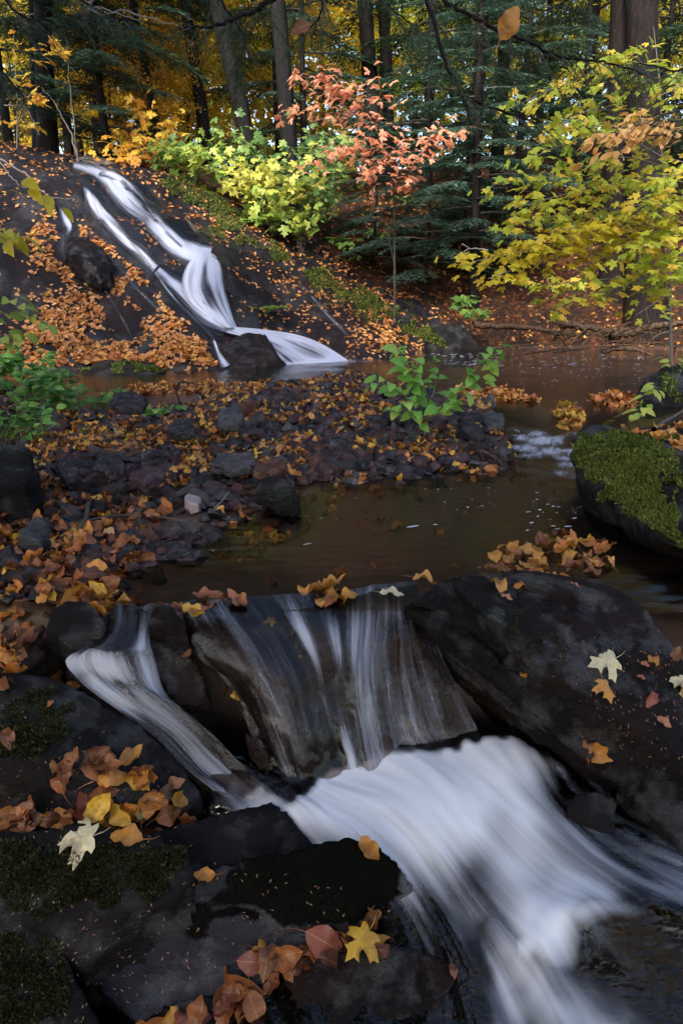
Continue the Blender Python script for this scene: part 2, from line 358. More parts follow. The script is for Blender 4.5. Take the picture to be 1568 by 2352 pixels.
fc = GV[GF].mean(1); isrock = d_rock[GF].mean(1) < 0
Mrock = rockmat('bedrock', (.007, .006, .008), (.02, .017, .02), (.028, .015, .012), moss=.12, rough=(.38, .65), scale=.8, bump=.9, mosslo=.47, mossc=((.02, .032, .005), (.07, .10, .015)))
def dirtmat():
    n = NT('forest_floor'); p = n.pos(); a = n.noise(2.2, 5, .6, p); b = n.noise(30, 4, .7, p)
    v = n.n('TexVoronoi', _Scale=17., _Randomness=1.); n.set(v, 'Vector', n.n('Mapping', _Vector=p, _Scale=(1, 1, 1)))
    hue = n.n('SeparateColor', _0=v.outputs['Color']).outputs[0]
    lf = n.ramp(hue, [(0, (.012, .005, .003)), (.4, (.03, .011, .005)), (.7, (.06, .02, .008)), (1, (.10, .04, .012))])
    soil = n.mix(b, (.006, .004, .003, 1), (.02, .012, .008, 1))
    col = n.mix(n.ramp(a, [(.38, (0, 0, 0)), (.6, (1, 1, 1))]), soil, lf.outputs[0])
    wet = n.n('MapRange', _Value=n.n('SeparateXYZ', _0=p).outputs[2], _1=.04, _2=.16, _3=1., _4=0.)
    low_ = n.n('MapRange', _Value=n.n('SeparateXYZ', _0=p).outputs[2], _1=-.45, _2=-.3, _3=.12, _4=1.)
    col = n.mix(wet, col, n.mix(a, (.05, .033, .025, 1), (.12, .08, .06, 1)))
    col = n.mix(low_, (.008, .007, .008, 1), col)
    bs = n.n('BsdfPrincipled'); n.set(bs, 'Specular IOR Level', .15); n.set(bs, 'Base Color', col); n.set(bs, 'Roughness', n.mix(wet, .8, .45, 'FLOAT'))
    n.set(bs, 'Normal', n.bump(n.math('MULTIPLY', n.math('ADD', b, n.math('MULTIPLY', v.outputs['Distance'], 1.5)), n.math('SUBTRACT', 1., n.math('MULTIPLY', wet, .85))), .7, .02)); return n.surf(bs)
Mdirt = dirtmat()
def sub(mask, nm, mat):
    F = GF[mask]; u, inv = np.unique(F, return_inverse=True)
    return mkmesh(nm, GV[u], inv.reshape(F.shape), mat, attrs={'moss': mossv[u]})
slope = tag(obj('bedrock_slope', sub(isrock, 'bedrock_slope', Mrock)), 'dark wet bedrock slope strewn with leaves beside and under the waterfall', kind='structure')
ground = tag(obj('ground', sub(~isrock, 'ground', Mdirt)), 'forest floor, banks and stream bed covered with leaf litter', kind='structure')

BV = {}                                      # surfaces that sight lines can land on
def addbv(k, V, F):
    F = F if isinstance(F, list) else [F]
    BV[k] = BVHTree.FromPolygons([tuple(v) for v in V.tolist()], [tuple(f) for ff in F for f in ff.tolist()])
msel = (gy[GF].min(1) < 22) & (np.abs(gx[GF]).max(1) < 12)
F_ = GF[msel]; u_, i_ = np.unique(F_, return_inverse=True); addbv('ground', GV[u_], i_.reshape(F_.shape))
C0 = Vector((0, 0, CZ))
def hit(u, v, only=None):
    d = Vector(ray(u, v)).normalized(); best = None
    for k, t in BV.items():
        if only and k not in only: continue
        r = t.ray_cast(C0, d)
        if r[0] is not None and (best is None or r[3] < best[3]): best = r
    if best is None: return None, None
    n = best[1] if best[1].dot(d) < 0 else -best[1]
    return np.array(best[0]), np.array(n)
def drop(x, y, ztop=6., only=None):
    best = None
    for k, t in BV.items():
        if only and k not in only: continue
        r = t.ray_cast(Vector((x, y, ztop)), Vector((0, 0, -1)))
        if r[0] is not None and (best is None or r[0].z > best[0].z): best = r
    if best is None: return None, None
    n = best[1] if best[1].z > 0 else -best[1]
    return np.array(best[0]), np.array(n)

# ------------------------------------------------------------------ stream above the cascade
xs2 = np.unique(np.round(np.concatenate([np.linspace(-1.6, 1.9, 90), np.linspace(-7, 9, 90)]), 3)); ys2 = np.unique(np.round(np.concatenate([np.linspace(2.0, 5.5, 90), np.linspace(5.5, 13.2, 60)]), 3))
X2, Y2 = np.meshgrid(xs2, ys2); P2 = np.stack([X2.ravel(), Y2.ravel()], 1)
wz = zw(P2[:, 0], P2[:, 1]) + .004*vnoise(np.c_[P2*3, np.zeros(len(P2))])
# the little rapid right of the gravel bar, and light froth drawn out towards the lip
def blob(P, pts):
    o = np.zeros(len(P))
    for u, v, z, r, a in pts:
        c = atz(u, v, z)[:2]; o = np.maximum(o, a*np.exp(-((P-c)**2).sum(1)/(r*r)))
    return o
rap = [(1180, 975, .09, .10, .5), (1205, 990, .08, .12, .8), (1250, 1000, .07, .16, 1.0), (1210, 1015, .06, .14, .9), (1270, 1025, .05, .15, .9), (1225, 1030, .05, .12, .8), (1300, 1040, .04, .12, .8), (1310, 1060, .03, .11, .8), (1300, 1085, .01, .10, .8),
       (1325, 1130, 0, .16, .35), (1280, 1160, 0, .2, .34), (1335, 1100, 0, .12, .7), (1345, 1150, 0, .1, .55), (1230, 985, .08, .12, .8), (1320, 1030, .04, .12, .85), (1260, 1090, 0, .18, .4), (1240, 1060, .02, .15, .3), (1335, 1180, 0, .1, .35), (1290, 990, .08, .1, .7), (1330, 985, .09, .12, .5),
       (700, 827, .1, .35, .5), (760, 829, .1, .5, .9), (830, 828, .1, .5, .5), (640, 833, .1, .3, .3), (520, 848, .1, .15, .5)]
wf = blob(P2, rap)
wz = wz + .012*np.clip(wf, 0, 1)*(1+vnoise(np.c_[P2*9, np.zeros(len(P2))]))*(P2[:, 1] < 6)
# leave water only where it lies above the bed
dlip = np.stack([P2[:, 0]*1.0, P2[:, 1]*1.0], 1)
lipz = -.018*(1-sm(P2[:, 1], 2.0, 2.3)); wz = wz + lipz
WF = gridfaces(len(ys2), len(xs2)); tz = terr(P2[:, 0], P2[:, 1]); keep = (tz < wz+.06)[WF].any(1)
WF = WF[keep]; u_, i_ = np.unique(WF, return_inverse=True); i_ = i_.reshape(WF.shape)
uv = np.stack([P2[:, 0]*.9-P2[:, 1]*.35, P2[:, 1]*.9+P2[:, 0]*.35], 1)[u_]
WV = np.c_[P2, wz][u_]
Mpool = watermat('pool_water', tint=(.66, .58, .52), ripple=(9, .16), rough=.14, ior=1.2, anis=(42, 11))
pool = tag(obj('stream_water', mkmesh('stream_water', WV, i_, Mpool, uv, {'foam': wf[u_]})), 'brown shallow stream and plunge pool above the small cascade', kind='structure')
addbv('pool', WV, i_)
# ------------------------------------------------------------------ rocks
def hullmesh(bm_pts):
    bm = bmesh.new(); vs = [bm.verts.new(p) for p in bm_pts]; r = bmesh.ops.convex_hull(bm, input=vs)
    bmesh.ops.delete(bm, geom=[v for v in bm.verts if not v.link_faces], context='VERTS')
    return bm
def rockmesh(name, hulls, vox, mat, amp=.012, fr=6., smooth=2, strata=0., seed=0, mossf=None, amp2=.003, stone_bv=True, shift=None, ledge=None):
    near = np.linalg.norm(np.mean([np.mean([np.array(q) for q in h], 0) for h in hulls], 0)-np.array([0, 0, CZ])) < 3.2
    if ledge is None: ledge = .007 if near else .012
    if near: smooth = min(smooth, 1)
    V = []; F = []; n = 0
    for h in hulls:
        bm = hullmesh([tuple(p) for p in h]); bm.verts.index_update()
        V += [tuple(v.co) for v in bm.verts]; F += [tuple(v.index+n for v in f.verts) for f in bm.faces]; n = len(V); bm.free()
    me = bpy.data.meshes.new('t'); me.from_pydata(V, [], F)
    o = bpy.data.objects.new('t', me); COL.objects.link(o)
    m = o.modifiers.new('r', 'REMESH'); m.mode = 'VOXEL'; m.voxel_size = vox; m.use_smooth_shade = True
    s = o.modifiers.new('s', 'SMOOTH'); s.iterations = smooth; s.factor = .5
    dg = bpy.context.evaluated_depsgraph_get(); ev = o.evaluated_get(dg); m2 = bpy.data.meshes.new_from_object(ev)
    bpy.data.objects.remove(o); bpy.data.meshes.remove(me)
    P, N = mesh_np(m2); P = P.astype(float)
    d = amp*fbm(P, fr, 4, seed+1) + amp2*fbm(P, fr*6, 3, seed+2)
    if strata:
        q = P@np.array([.25, .15, .95]); d = d + strata*(vnoise(np.c_[P[:, :2]*1.3, q*26])*1.0)
    fq = 16. if near else 7.
    dirv = np.array([.35, -.55, .76]); q = P@dirv*fq + .55*fbm(P, fr*.35, 3, seed+3); fr_ = q-np.floor(q); saw = np.where(fr_ < .86, fr_/.86, (1-fr_)/.14)
    msk = sm(fbm(P, fr*.3, 2, seed+5), -.25, .25); d = d + ledge*(saw-.5)*msk
    cn = fbm(P*np.array([1, 1, 1.6]), fr*.33, 3, seed+7); d = d - ledge*1.3*np.exp(-(cn/.035)**2)
    P = P + N*d[:, None]
    m2.vertices.foreach_set('co', P.astype(np.float32).ravel()); m2.update()
    at = m2.attributes.new('moss', 'FLOAT', 'POINT'); at.data.foreach_set('value', (np.zeros(len(P)) if mossf is None else mossf(P)).astype(np.float32))
    m2.name = name; m2.materials.clear(); m2.materials.append(mat)
    m2.polygons.foreach_set('use_smooth', np.ones(len(m2.polygons), bool))
    if stone_bv:
        BV[name+str(len(BV))] = BVHTree.FromPolygons([tuple(v) for v in P.tolist()], [tuple(p.vertices) for p in m2.polygons])
    return m2
def down(pts, dz=.4, push=(0, 0), k=1.):
    pts = [np.array(p) for p in pts]; c = sum(pts)/len(pts)
    return pts + [np.array([c[0]+(p[0]-c[0])*k+push[0], c[1]+(p[1]-c[1])*k+push[1], p[2]-dz]) for p in pts]
def mossblob(lst, base=0.):
    L = [(np.array(p), r, a) for p, r, a in lst]
    def f(P):
        o = np.full(len(P), base)
        for c, r, a in L: o = o + a*np.exp(-((P-c)**2).sum(1)/(r*r))
        return o
    return f
MRa = rockmat('ledge_rock', (.0035, .003, .0035), (.014, .011, .011), (.02, .009, .006), moss=.10, rough=(.3, .55), scale=3, bump=.8, sp=(.07, .6))
MRb = rockmat('mossy_ledge_rock', (.002, .002, .0022), (.008, .007, .009), (.010, .006, .005), moss=.16, rough=(.35, .65), scale=3, bump=.7, mossc=((.008, .012, .004), (.035, .05, .012)))
MRc = rockmat('moss_boulder_rock', (.004, .004, .004), (.012, .010, .010), (.014, .009, .007), moss=.30, rough=(.45, .8), scale=2, bump=1., mossc=((.025, .04, .006), (.13, .17, .025)))
MRd = rockmat('slab_rock', (.010, .010, .014), (.022, .021, .028), (.010, .008, .009), moss=.02, mbrown=(.002, .002, .002), rough=(.36, .5), scale=2.5, bump=.6, sp=(.16, .6), mossc=((.0012, .0012, .001), (.007, .007, .005)))
MRe = rockmat('wet_brown_rock', (.006, .004, .0035), (.024, .014, .011), (.009, .007, .007), moss=.0, rough=(.15, .4), scale=3, bump=.5)

# big mossy boulder that overhangs the pool on the right
A = aty
h1 = [A(1308, 1045, 3.3), A(1312, 1000, 3.5), A(1345, 978, 3.8), A(1420, 985, 4.0), A(1600, 1000, 4.1), A(1760, 1000, 3.9), A(1320, 1085, 3.1), A(1360, 1120, 2.9), A(1480, 1150, 2.65), A(1620, 1190, 2.4), A(1800, 1150, 2.4),
      A(1345, 1130, 2.95), A(1392, 1200, 2.78), A(1480, 1215, 2.45), A(1560, 1270, 2.22), A(1800, 1340, 2.05), np.array([1.24, 3.15, -.1]), np.array([1.35, 2.9, -.15]), np.array([1.9, 2.7, -.15]), np.array([1.9, 3.7, -.15]), np.array([1.4, 3.7, -.1])]
bt = tag(obj('boulder', rockmesh('boulder', [h1], .022, MRc, .035, 3.5, 4, 0, 3, mossblob([(A(1400, 1030, 3.4), .5, .12), (A(1540, 1120, 2.8), .45, .2), (A(1350, 1190, 2.8), .35, -.35), (A(1480, 1350, 2.45), .4, -.7), (A(1360, 990, 3.7), .25, -.25)]))),
         'big dark boulder with bright green moss on top overhanging the pool at the right edge', 'boulder')
boulder_big = bt

# split ledge on the right of the cascade: black front face, stepped layered top
Zt = atz
top1 = [Zt(928, 1398, -.02), Zt(975, 1362, .0), Zt(1022, 1405, -.03), Zt(1120, 1500, -.07), Zt(1240, 1590, -.13), Zt(1300, 1670, -.22), Zt(1345, 1735, -.29), Zt(1432, 1800, -.385), Zt(1500, 1650, -.34), Zt(1300, 1480, -.15), Zt(1100, 1380, -.06)]
top2 = [Zt(955, 1375, .012), Zt(1005, 1335, .03), Zt(1030, 1345, .022), Zt(1060, 1400, -.015), Zt(1110, 1455, -.05), Zt(1060, 1318, .02)]
top3 = [Zt(1035, 1338, .07), Zt(1075, 1318, .06), Zt(1200, 1312, .06), Zt(1380, 1325, .05), Zt(1480, 1400, -.0), Zt(1560, 1500, -.08), Zt(1640, 1650, -.22), Zt(1640, 1800, -.34), Zt(1450, 1800, -.385), Zt(1400, 1700, -.29), Zt(1330, 1600, -.15), Zt(1235, 1530, -.045), Zt(1170, 1440, .025), Zt(1100, 1400, .045), Zt(1065, 1370, .06)]
top4 = [Zt(1270, 1352, .075), Zt(1160, 1322, .07), Zt(1240, 1316, .075), Zt(1440, 1380, .02), Zt(1420, 1420, -.01)]
top5 = [Zt(1420, 1790, -.37), Zt(1500, 1700, -.3), Zt(1700, 1800, -.36), Zt(1800, 2000, -.5), Zt(1568, 1960, -.5), Zt(1430, 1830, -.43)]
top0 = [Zt(928, 1398, -.02), Zt(975, 1362, .0), Zt(1022, 1405, -.035), Zt(1240, 1600, -.15), Zt(1000, 1450, -.09)]
hs = [down(top1, .36, (.08, .2)), down(top2, .2, (.02, .04)), down(top3, .36, (.05, .1)), down(top4, .12), down(top5, .25)]
ledge = tag(obj('split_ledge', rockmesh('split_ledge', hs, .0075, MRa, .006, 7, 1, .004, 11, mossblob([(Zt(1210, 1450, .0), .10, .42), (Zt(1160, 1370, .03), .06, .3), (Zt(1300, 1570, -.12), .12, .28), (Zt(1100, 1480, -.03), .07, .2), (Zt(1370, 1740, -.3), .06, .2), (Zt(1500, 1500, -.05), .25, -.2), (Zt(1500, 1800, -.35), .3, -.3)], -.1))),
            'dark layered rock ledge with split stepped edges and moss patch right of the small cascade', 'rock')

# centre rock under the cascade: same flow lines that the water follows
CASC = [[(355, 1388, .0), (395, 1430, -.05), (445, 1500, -.12), (525, 1580, -.2), (565, 1660, -.28), (600, 1740, -.36), (625, 1800, -.43), (630, 1840, -.5)],
        [(480, 1375, 0), (515, 1430, -.03), (575, 1520, -.1), (620, 1600, -.18), (650, 1680, -.27), (675, 1760, -.37), (690, 1810, -.44), (700, 1850, -.5)],
        [(600, 1368, 0), (640, 1430, -.035), (690, 1520, -.12), (715, 1600, -.2), (740, 1680, -.30), (760, 1760, -.40), (770, 1830, -.47), (775, 1860, -.52)],
        [(740, 1362, 0), (750, 1430, -.04), (770, 1520, -.13), (775, 1600, -.22), (790, 1680, -.31), (810, 1760, -.4), (820, 1830, -.47), (825, 1860, -.52)],
        [(850, 1345, 0), (848, 1420, -.06), (838, 1520, -.15), (842, 1600, -.24), (855, 1680, -.33), (872, 1760, -.41), (885, 1820, -.47), (890, 1850, -.52)],
        [(915, 1338, 0), (920, 1420, -.06), (930, 1520, -.16), (945, 1600, -.25), (965, 1680, -.34), (1000, 1740, -.42), (1030, 1790, -.47), (1040, 1820, -.52)],
        [(955, 1335, 0), (985, 1420, -.07), (1020, 1520, -.18), (1060, 1600, -.26), (1100, 1680, -.35), (1150, 1730, -.42), (1180, 1780, -.47), (1190, 1820, -.52)]]
CASCP = [[atz(*p) for p in c] for c in CASC]
G = patch(CASCP, 90, 110); nr, nc = G.shape[:2]
Gf = G.reshape(-1, 3); us = np.tile(np.linspace(0, 1, nc), nr); vs = np.repeat(np.linspace(0, 1, nr), nc)
# back and sides closed, so that the slab has its real bulk
ro = Gf.copy(); ro[:, 1] += .012; ro[:, 2] -= .012
ro[:, 1] += .03*sm(vs, .35, .75)*np.exp(-((us-.32)/.09)**2)      # hollow under the middle
lump = .022*fbm(np.c_[us*4, vs*3, us*0], 1.3, 4, 5)*sm(vs, .03, .25); ro[:, 1] += lump
ro[:, 1] -= .02*np.exp(-((us-.22)/.05)**2)*sm(vs, .3, .6)
edge_i = np.concatenate([np.arange(nc), np.arange(1, nr)*nc+nc-1, (nr-1)*nc+np.arange(nc-2, -1, -1), np.arange(nr-2, 0, -1)*nc])
ring = ro[edge_i]; sk = ring.copy(); sk[:, 1] += .25; sk[:, 2] = np.minimum(sk[:, 2]-.03, -.1)-.1
m = len(ring); a = edge_i; b = nr*nc+np.arange(m); F4 = np.stack([a, np.roll(a, -1), np.roll(b, -1), b], 1)
cr_V = np.vstack([ro, sk]); cr_F = np.vstack([gridfaces(nr, nc), F4])
crock = tag(obj('cascade_rock', mkmesh('cascade_rock', cr_V, cr_F, MRe, attrs={'moss': np.full(len(cr_V), -1.)})), 'broad wet slab in midstream under the thin veils of the cascade', 'rock')
addbv('crock', cr_V, cr_F)

def rk(name, pts, vox, mat, label, cat='rock', group=None, **kw):
    mf = kw.pop('mossf', None)
    return tag(obj(name, rockmesh(name, [pts] if not isinstance(pts[0], list) else pts, vox, mat, mossf=mf, **kw)), label, cat, group)
# left side, from the back to the front
rk('rock', down([Zt(100, 1440, -.02), Zt(112, 1395, .03), Zt(160, 1372, .05), Zt(210, 1380, .04), Zt(242, 1420, .0), Zt(235, 1460, -.04), Zt(160, 1470, -.05)], .12, (.0, .03)), .01, MRb, 'small round rock covered in black moss at the left end of the stream lip', amp=.01, fr=8, smooth=4, seed=2)
rk('rock', down([Zt(245, 1500, -.08), Zt(270, 1470, -.05), Zt(310, 1490, -.08), Zt(315, 1540, -.12), Zt(260, 1545, -.14), Zt(160, 1500, -.09), Zt(150, 1530, -.12)], .15), .01, MRe, 'rounded reddish brown rock under the splash at the left of the cascade', amp=.008, fr=7, smooth=4, seed=4)
rk('rock', down([Zt(330, 1500, -.10), Zt(350, 1440, -.05), Zt(400, 1440, -.06), Zt(460, 1530, -.16), Zt(480, 1600, -.24), Zt(400, 1600, -.22), Zt(345, 1545, -.15)], .3, (0, .02)), .01, MRe, 'wet brown rock in the hollow left of the cascade slab', amp=.012, fr=7, smooth=3, seed=5)
rk('rock', down([Zt(345, 1432, -.02), Zt(360, 1395, .02), Zt(400, 1388, .03), Zt(430, 1425, -.01), Zt(405, 1450, -.05)], .12), .008, MRa, 'small black rock on the lip with a brown leaf on top', amp=.01, fr=9, smooth=2, seed=6)
rk('rock', down([Zt(560, 1680, -.27), Zt(585, 1690, -.28), Zt(612, 1740, -.35), Zt(640, 1800, -.42), Zt(605, 1800, -.43), Zt(575, 1740, -.36)], .12, (0, .03)), .007, MRe, 'narrow tan rock wedge between the two arms of the cascade', amp=.004, fr=9, smooth=1, seed=7)
rk('rock', down([Zt(-60, 1440, -.03), Zt(40, 1440, -.04), Zt(110, 1500, -.1), Zt(40, 1550, -.12), Zt(-80, 1540, -.1)], .2, (0, .02)), .012, MRe, 'flat wet rock under shallow water above the mossy boulder on the left', amp=.008, fr=7, smooth=3, seed=8)
# large mossy boulder left
b1 = [Zt(-120, 1550, -.06), Zt(0, 1543, -.08), Zt(60, 1555, -.09), Zt(150, 1570, -.13), Zt(250, 1620, -.18), Zt(330, 1665, -.23), Zt(400, 1740, -.32), Zt(440, 1800, -.39), Zt(460, 1850, -.42), Zt(300, 1850, -.34), Zt(240, 1770, -.26), Zt(90, 1745, -.21), Zt(-120, 1750, -.20)]
rk('boulder', [down(b1, .3, (0, .02)), down([Zt(-120, 1750, -.24), Zt(90, 1750, -.25), Zt(140, 1800, -.31), Zt(150, 1890, -.38), Zt(-120, 1890, -.36)], .3)], .011, MRb, 'low dark boulder with dull moss at the left edge beside the white water', 'boulder', amp=.014, fr=5, smooth=3, seed=9,
   mossf=mossblob([(Zt(60, 1600, -.1), .14, .25), (Zt(400, 1750, -.33), .2, -.3)]))
# front ledges
f1 = [Zt(-160, 1935, -.32), Zt(40, 1915, -.32), Zt(200, 1893, -.33), Zt(330, 1905, -.34), Zt(430, 1945, -.355), Zt(450, 2010, -.40), Zt(400, 2065, -.435), Zt(280, 2120, -.46), Zt(150, 2110, -.44), Zt(-160, 2120, -.42)]
f1b = [Zt(120, 2140, -.45), Zt(290, 2105, -.45), Zt(445, 2020, -.41), Zt(250, 2195, -.53), Zt(190, 2235, -.55), Zt(110, 2180, -.50)]
rk('mossy_ledge', [down(f1, .22, (0, -.0)), down(f1b, .2, (0, .03))], .010, MRb, 'long ledge with dark moss and a pale maple leaf lying on it at lower left', amp=.010, fr=6, smooth=2, seed=12,
   mossf=mossblob([(Zt(200, 2000, -.36), .3, .2), (Zt(250, 2160, -.5), .14, -.7)], .02))
f2 = [Zt(-160, 2090, -.45), Zt(60, 2100, -.46), Zt(130, 2150, -.48), Zt(175, 2230, -.52), Zt(230, 2352, -.58), Zt(260, 2480, -.62), Zt(-200, 2480, -.58), Zt(-200, 2200, -.46)]
rk('boulder', down(f2, .3), .011, MRb, 'rounded mossy rock strewn with red needles in the bottom left corner', 'boulder', amp=.012, fr=6, smooth=4, seed=13, mossf=mossblob([(Zt(80, 2250, -.5), .2, .15)]))
f3 = [Zt(340, 1915, -.40), Zt(420, 1900, -.40), Zt(520, 1868, -.40), Zt(620, 1838, -.41), Zt(660, 1865, -.43), Zt(720, 1935, -.475), Zt(725, 1975, -.50), Zt(440, 2030, -.46)]
rk('rock', down(f3, .3, (0, .03)), .009, MRb, 'black rock with a pointed top where the white water bends, behind the peaked ledge', amp=.008, fr=7, smooth=2, seed=14, mossf=mossblob([(Zt(560, 1900, -.42), .12, -.3)]))
f4 = [Zt(430, 2010, -.455), Zt(560, 1975, -.43), Zt(735, 1942, -.42), Zt(800, 1922, -.41), Zt(850, 1930, -.42), Zt(905, 1975, -.46), Zt(955, 2045, -.52), Zt(920, 2095, -.56), Zt(800, 2120, -.56), Zt(600, 2130, -.55), Zt(420, 2110, -.53), Zt(280, 2130, -.54)]
f5 = [Zt(280, 2130, -.545), Zt(420, 2105, -.53), Zt(600, 2125, -.555), Zt(850, 2110, -.575), Zt(700, 2180, -.62), Zt(560, 2260, -.66), Zt(440, 2352, -.69), Zt(300, 2352, -.67), Zt(200, 2240, -.60)]
rk('peaked_ledge', [down(f4, .28, (0, .03)), down(f5, .2, (0, .06))], .009, MRd, 'large front ledge with black mossy peak and smooth grey slab below it', amp=.007, fr=6, smooth=2, strata=.002, seed=15,
   mossf=mossblob([(Zt(600, 2035, -.48), .20, .85), (Zt(750, 2000, -.46), .17, .6), (Zt(880, 2030, -.48), .18, .85), (Zt(430, 2110, -.52), .10, .7)], -.2))
f6 = [Zt(560, 2352, -.69), Zt(640, 2240, -.64), Zt(740, 2185, -.60), Zt(900, 2175, -.58), Zt(1010, 2200, -.57), Zt(1040, 2240, -.585), Zt(1000, 2300, -.60), Zt(960, 2400, -.66), Zt(700, 2450, -.74), Zt(500, 2450, -.76)]
rk('rock', down(f6, .2), .010, MRa, 'dark wet rock under the red leaves at the bottom centre', amp=.010, fr=7, smooth=3, strata=.003, seed=16, mossf=mossblob([(Zt(950, 2300, -.6), .08, .3)], -.1))
rk('rock', down([Zt(380, 2300, -.64), Zt(500, 2270, -.66), Zt(600, 2300, -.67), Zt(620, 2420, -.72), Zt(300, 2480, -.76), Zt(240, 2400, -.70)], .2), .011, MRa, 'rough black wet rock beneath the grey slab at the bottom edge', amp=.012, fr=9, smooth=3, seed=17)
rk('rock', down([Zt(1300, 1870, -.42), Zt(1318, 1825, -.38), Zt(1370, 1815, -.375), Zt(1412, 1840, -.39), Zt(1412, 1890, -.43), Zt(1370, 1910, -.46)], .15), .008, MRb, 'small round black rock standing in the stream below the split ledge', amp=.006, fr=9, smooth=3, seed=18)
# right bank
rk('boulder', down([A(1462, 905, 5.7), A(1475, 860, 5.9), A(1520, 838, 6.2), A(1640, 830, 6.4), A(1700, 900, 6), A(1600, 935, 5.5), A(1500, 930, 5.5)], .3), .03, MRc, 'rounded bright mossy rock on the right bank at the pool outlet', 'boulder', amp=.03, fr=4, smooth=4, seed=20, mossf=mossblob([(A(1530, 880, 5.8), .6, .15)]))
rk('boulder', down([A(985, 730, 11.5), A(1060, 742, 11.3), A(1120, 800, 11.0), A(1030, 806, 10.9), A(975, 790, 11.5)], .3), .04, MRc, 'leaning mossy block at the foot of the far bank left of the driftwood', 'boulder', amp=.05, fr=3, smooth=2, seed=21, mossf=mossblob([(A(1060, 760, 11.5), .9, -.12)]))
rk('rock', down([A(500, 838, 8.6), A(505, 790, 9.1), A(560, 762, 9.3), A(610, 765, 9.4), A(655, 830, 9.0), A(580, 840, 8.7)], .3), .03, MRe, 'dome shaped dark rock with yellow leaves at the foot of the waterfall', amp=.02, fr=4, smooth=5, seed=22)
rk('rock', down([A(150, 545, 9.9), A(190, 532, 10), A(240, 570, 9.9), A(262, 615, 9.6), A(225, 615, 9.4), A(160, 580, 9.6)], .3), .03, MRa, 'smooth black rounded rock high on the leafy slope left of the waterfall', amp=.02, fr=4, smooth=5, seed=23)
rk('rock', down([A(420, 580, 10.9), A(440, 545, 11.3), A(480, 560, 11.3), A(470, 600, 10.8)], .3), .03, MRa, 'dark rock splitting the waterfall halfway down', amp=.02, fr=4, smooth=4, seed=24)
rk('moss_bank', down([A(180, 845, 8.2), A(240, 828, 8.5), A(330, 825, 8.4), A(385, 850, 8.1), A(300, 868, 7.8), A(200, 862, 7.9)], .2), .03, MRc, 'low green moss cushion at the foot of the leafy slope by the left pool shore', 'moss', amp=.03, fr=4, smooth=4, seed=25, mossf=mossblob([(A(280, 845, 8.2), 2, .2)]))
rk('boulder', down([A(-80, 1050, 3.2), A(0, 1015, 3.5), A(50, 1020, 3.4), A(92, 1080, 3.0), A(60, 1108, 2.85), A(-80, 1110, 2.8)], .25), .015, MRc, 'moss covered stone at the left edge below the green plants', 'boulder', amp=.02, fr=6, smooth=4, seed=26, mossf=mossblob([(A(0, 1060, 3.1), .5, .1)]))

# ------------------------------------------------------------------ cascade water
Mcasc = watermat('cascade_water', tint=(.72, .66, .62), ripple=(9, .1), rough=.2, anis=(30, 1.6), fo=(.60, .64, .76))
gv = Gf.copy(); gv[:, 1] -= .006; gv[:, 2] += .003
gv[:, 1] += lump*.75; gv[:, 1] -= .006*fbm(np.c_[us*14, vs*1.5, us*0], 1., 3, 7)
def uvb(lst, us, vs):
    o = np.zeros(len(us))
    for u, v, ru, rv, a in lst: o = np.maximum(o, a*np.exp(-((us-u)/ru)**2-((vs-v)/rv)**2))
    return o
foam = .33 + uvb([(.66, .5, .05, .5, .38), (.60, .2, .025, .15, .35), (.52, .22, .03, .10, .55), (.40, .2, .025, .12, .55), (.70, .25, .06, .25, .32), (.50, .72, .04, .16, .75), (.62, .85, .09, .15, .5), (.77, .6, .12, .4, .22), (.9, .8, .1, .15, .2),
                  (.78, .1, .10, .08, .35), (.15, .5, .12, .4, .12), (.3, .5, .1, .3, .12), (.1, .1, .06, .05, .3), (.55, 1., .6, .12, .75)], us, vs)
foam *= 1-.85*uvb([(.35, .8, .08, .15, 1)], us, vs)
casc = tag(obj('cascade_water', mkmesh('cascade_water', gv, upfix(gv, gridfaces(nr, nc)), Mcasc, np.c_[us, vs], {'foam': foam})), 'thin silky veils of water falling over the midstream slab', kind='structure')
C2 = [[(232, 1395, .0), (215, 1440, -.03), (185, 1486, -.06), (150, 1510, -.082), (170, 1545, -.12), (215, 1590, -.17), (290, 1645, -.225), (360, 1700, -.29), (430, 1770, -.37), (500, 1822, -.42), (560, 1850, -.45)],
      [(270, 1388, .0), (265, 1440, -.03), (235, 1485, -.06), (205, 1500, -.07), (225, 1550, -.13), (280, 1600, -.175), (340, 1640, -.225), (400, 1690, -.29), (465, 1760, -.37), (540, 1815, -.42), (590, 1845, -.45)],
      [(310, 1385, 0), (310, 1440, -.04), (295, 1485, -.06), (285, 1498, -.07), (310, 1570, -.15), (340, 1600, -.18), (400, 1645, -.23), (455, 1695, -.29), (510, 1750, -.36), (575, 1805, -.42), (625, 1845, -.45)],
      [(360, 1388, 0), (345, 1440, -.05), (345, 1480, -.07), (355, 1510, -.10), (375, 1580, -.17), (410, 1620, -.2), (460, 1660, -.25), (505, 1700, -.30), (550, 1750, -.36), (610, 1805, -.42), (650, 1845, -.45)]]
G2 = patch([[atz(*p) for p in c] for c in C2], 60, 160); n2r, n2c = G2.shape[:2]; g2 = G2.reshape(-1, 3)
u2 = np.tile(np.linspace(0, 1, n2c), n2r); v2 = np.repeat(np.linspace(0, 1, n2r), n2c)
g2[:, 2] += .010*fbm(np.c_[u2*5, v2*4, u2*0], 1., 3, 4)
f2_ = .34 + uvb([(.05, .33, .3, .09, .85), (.45, .36, .2, .07, .9), (.85, .2, .15, .1, .6), (.85, .36, .12, .12, .5), (.2, .5, .25, .12, .75), (.45, .6, .28, .2, .5), (.4, .8, .3, .2, .42), (.4, 1., .8, .14, .85)], u2, v2)
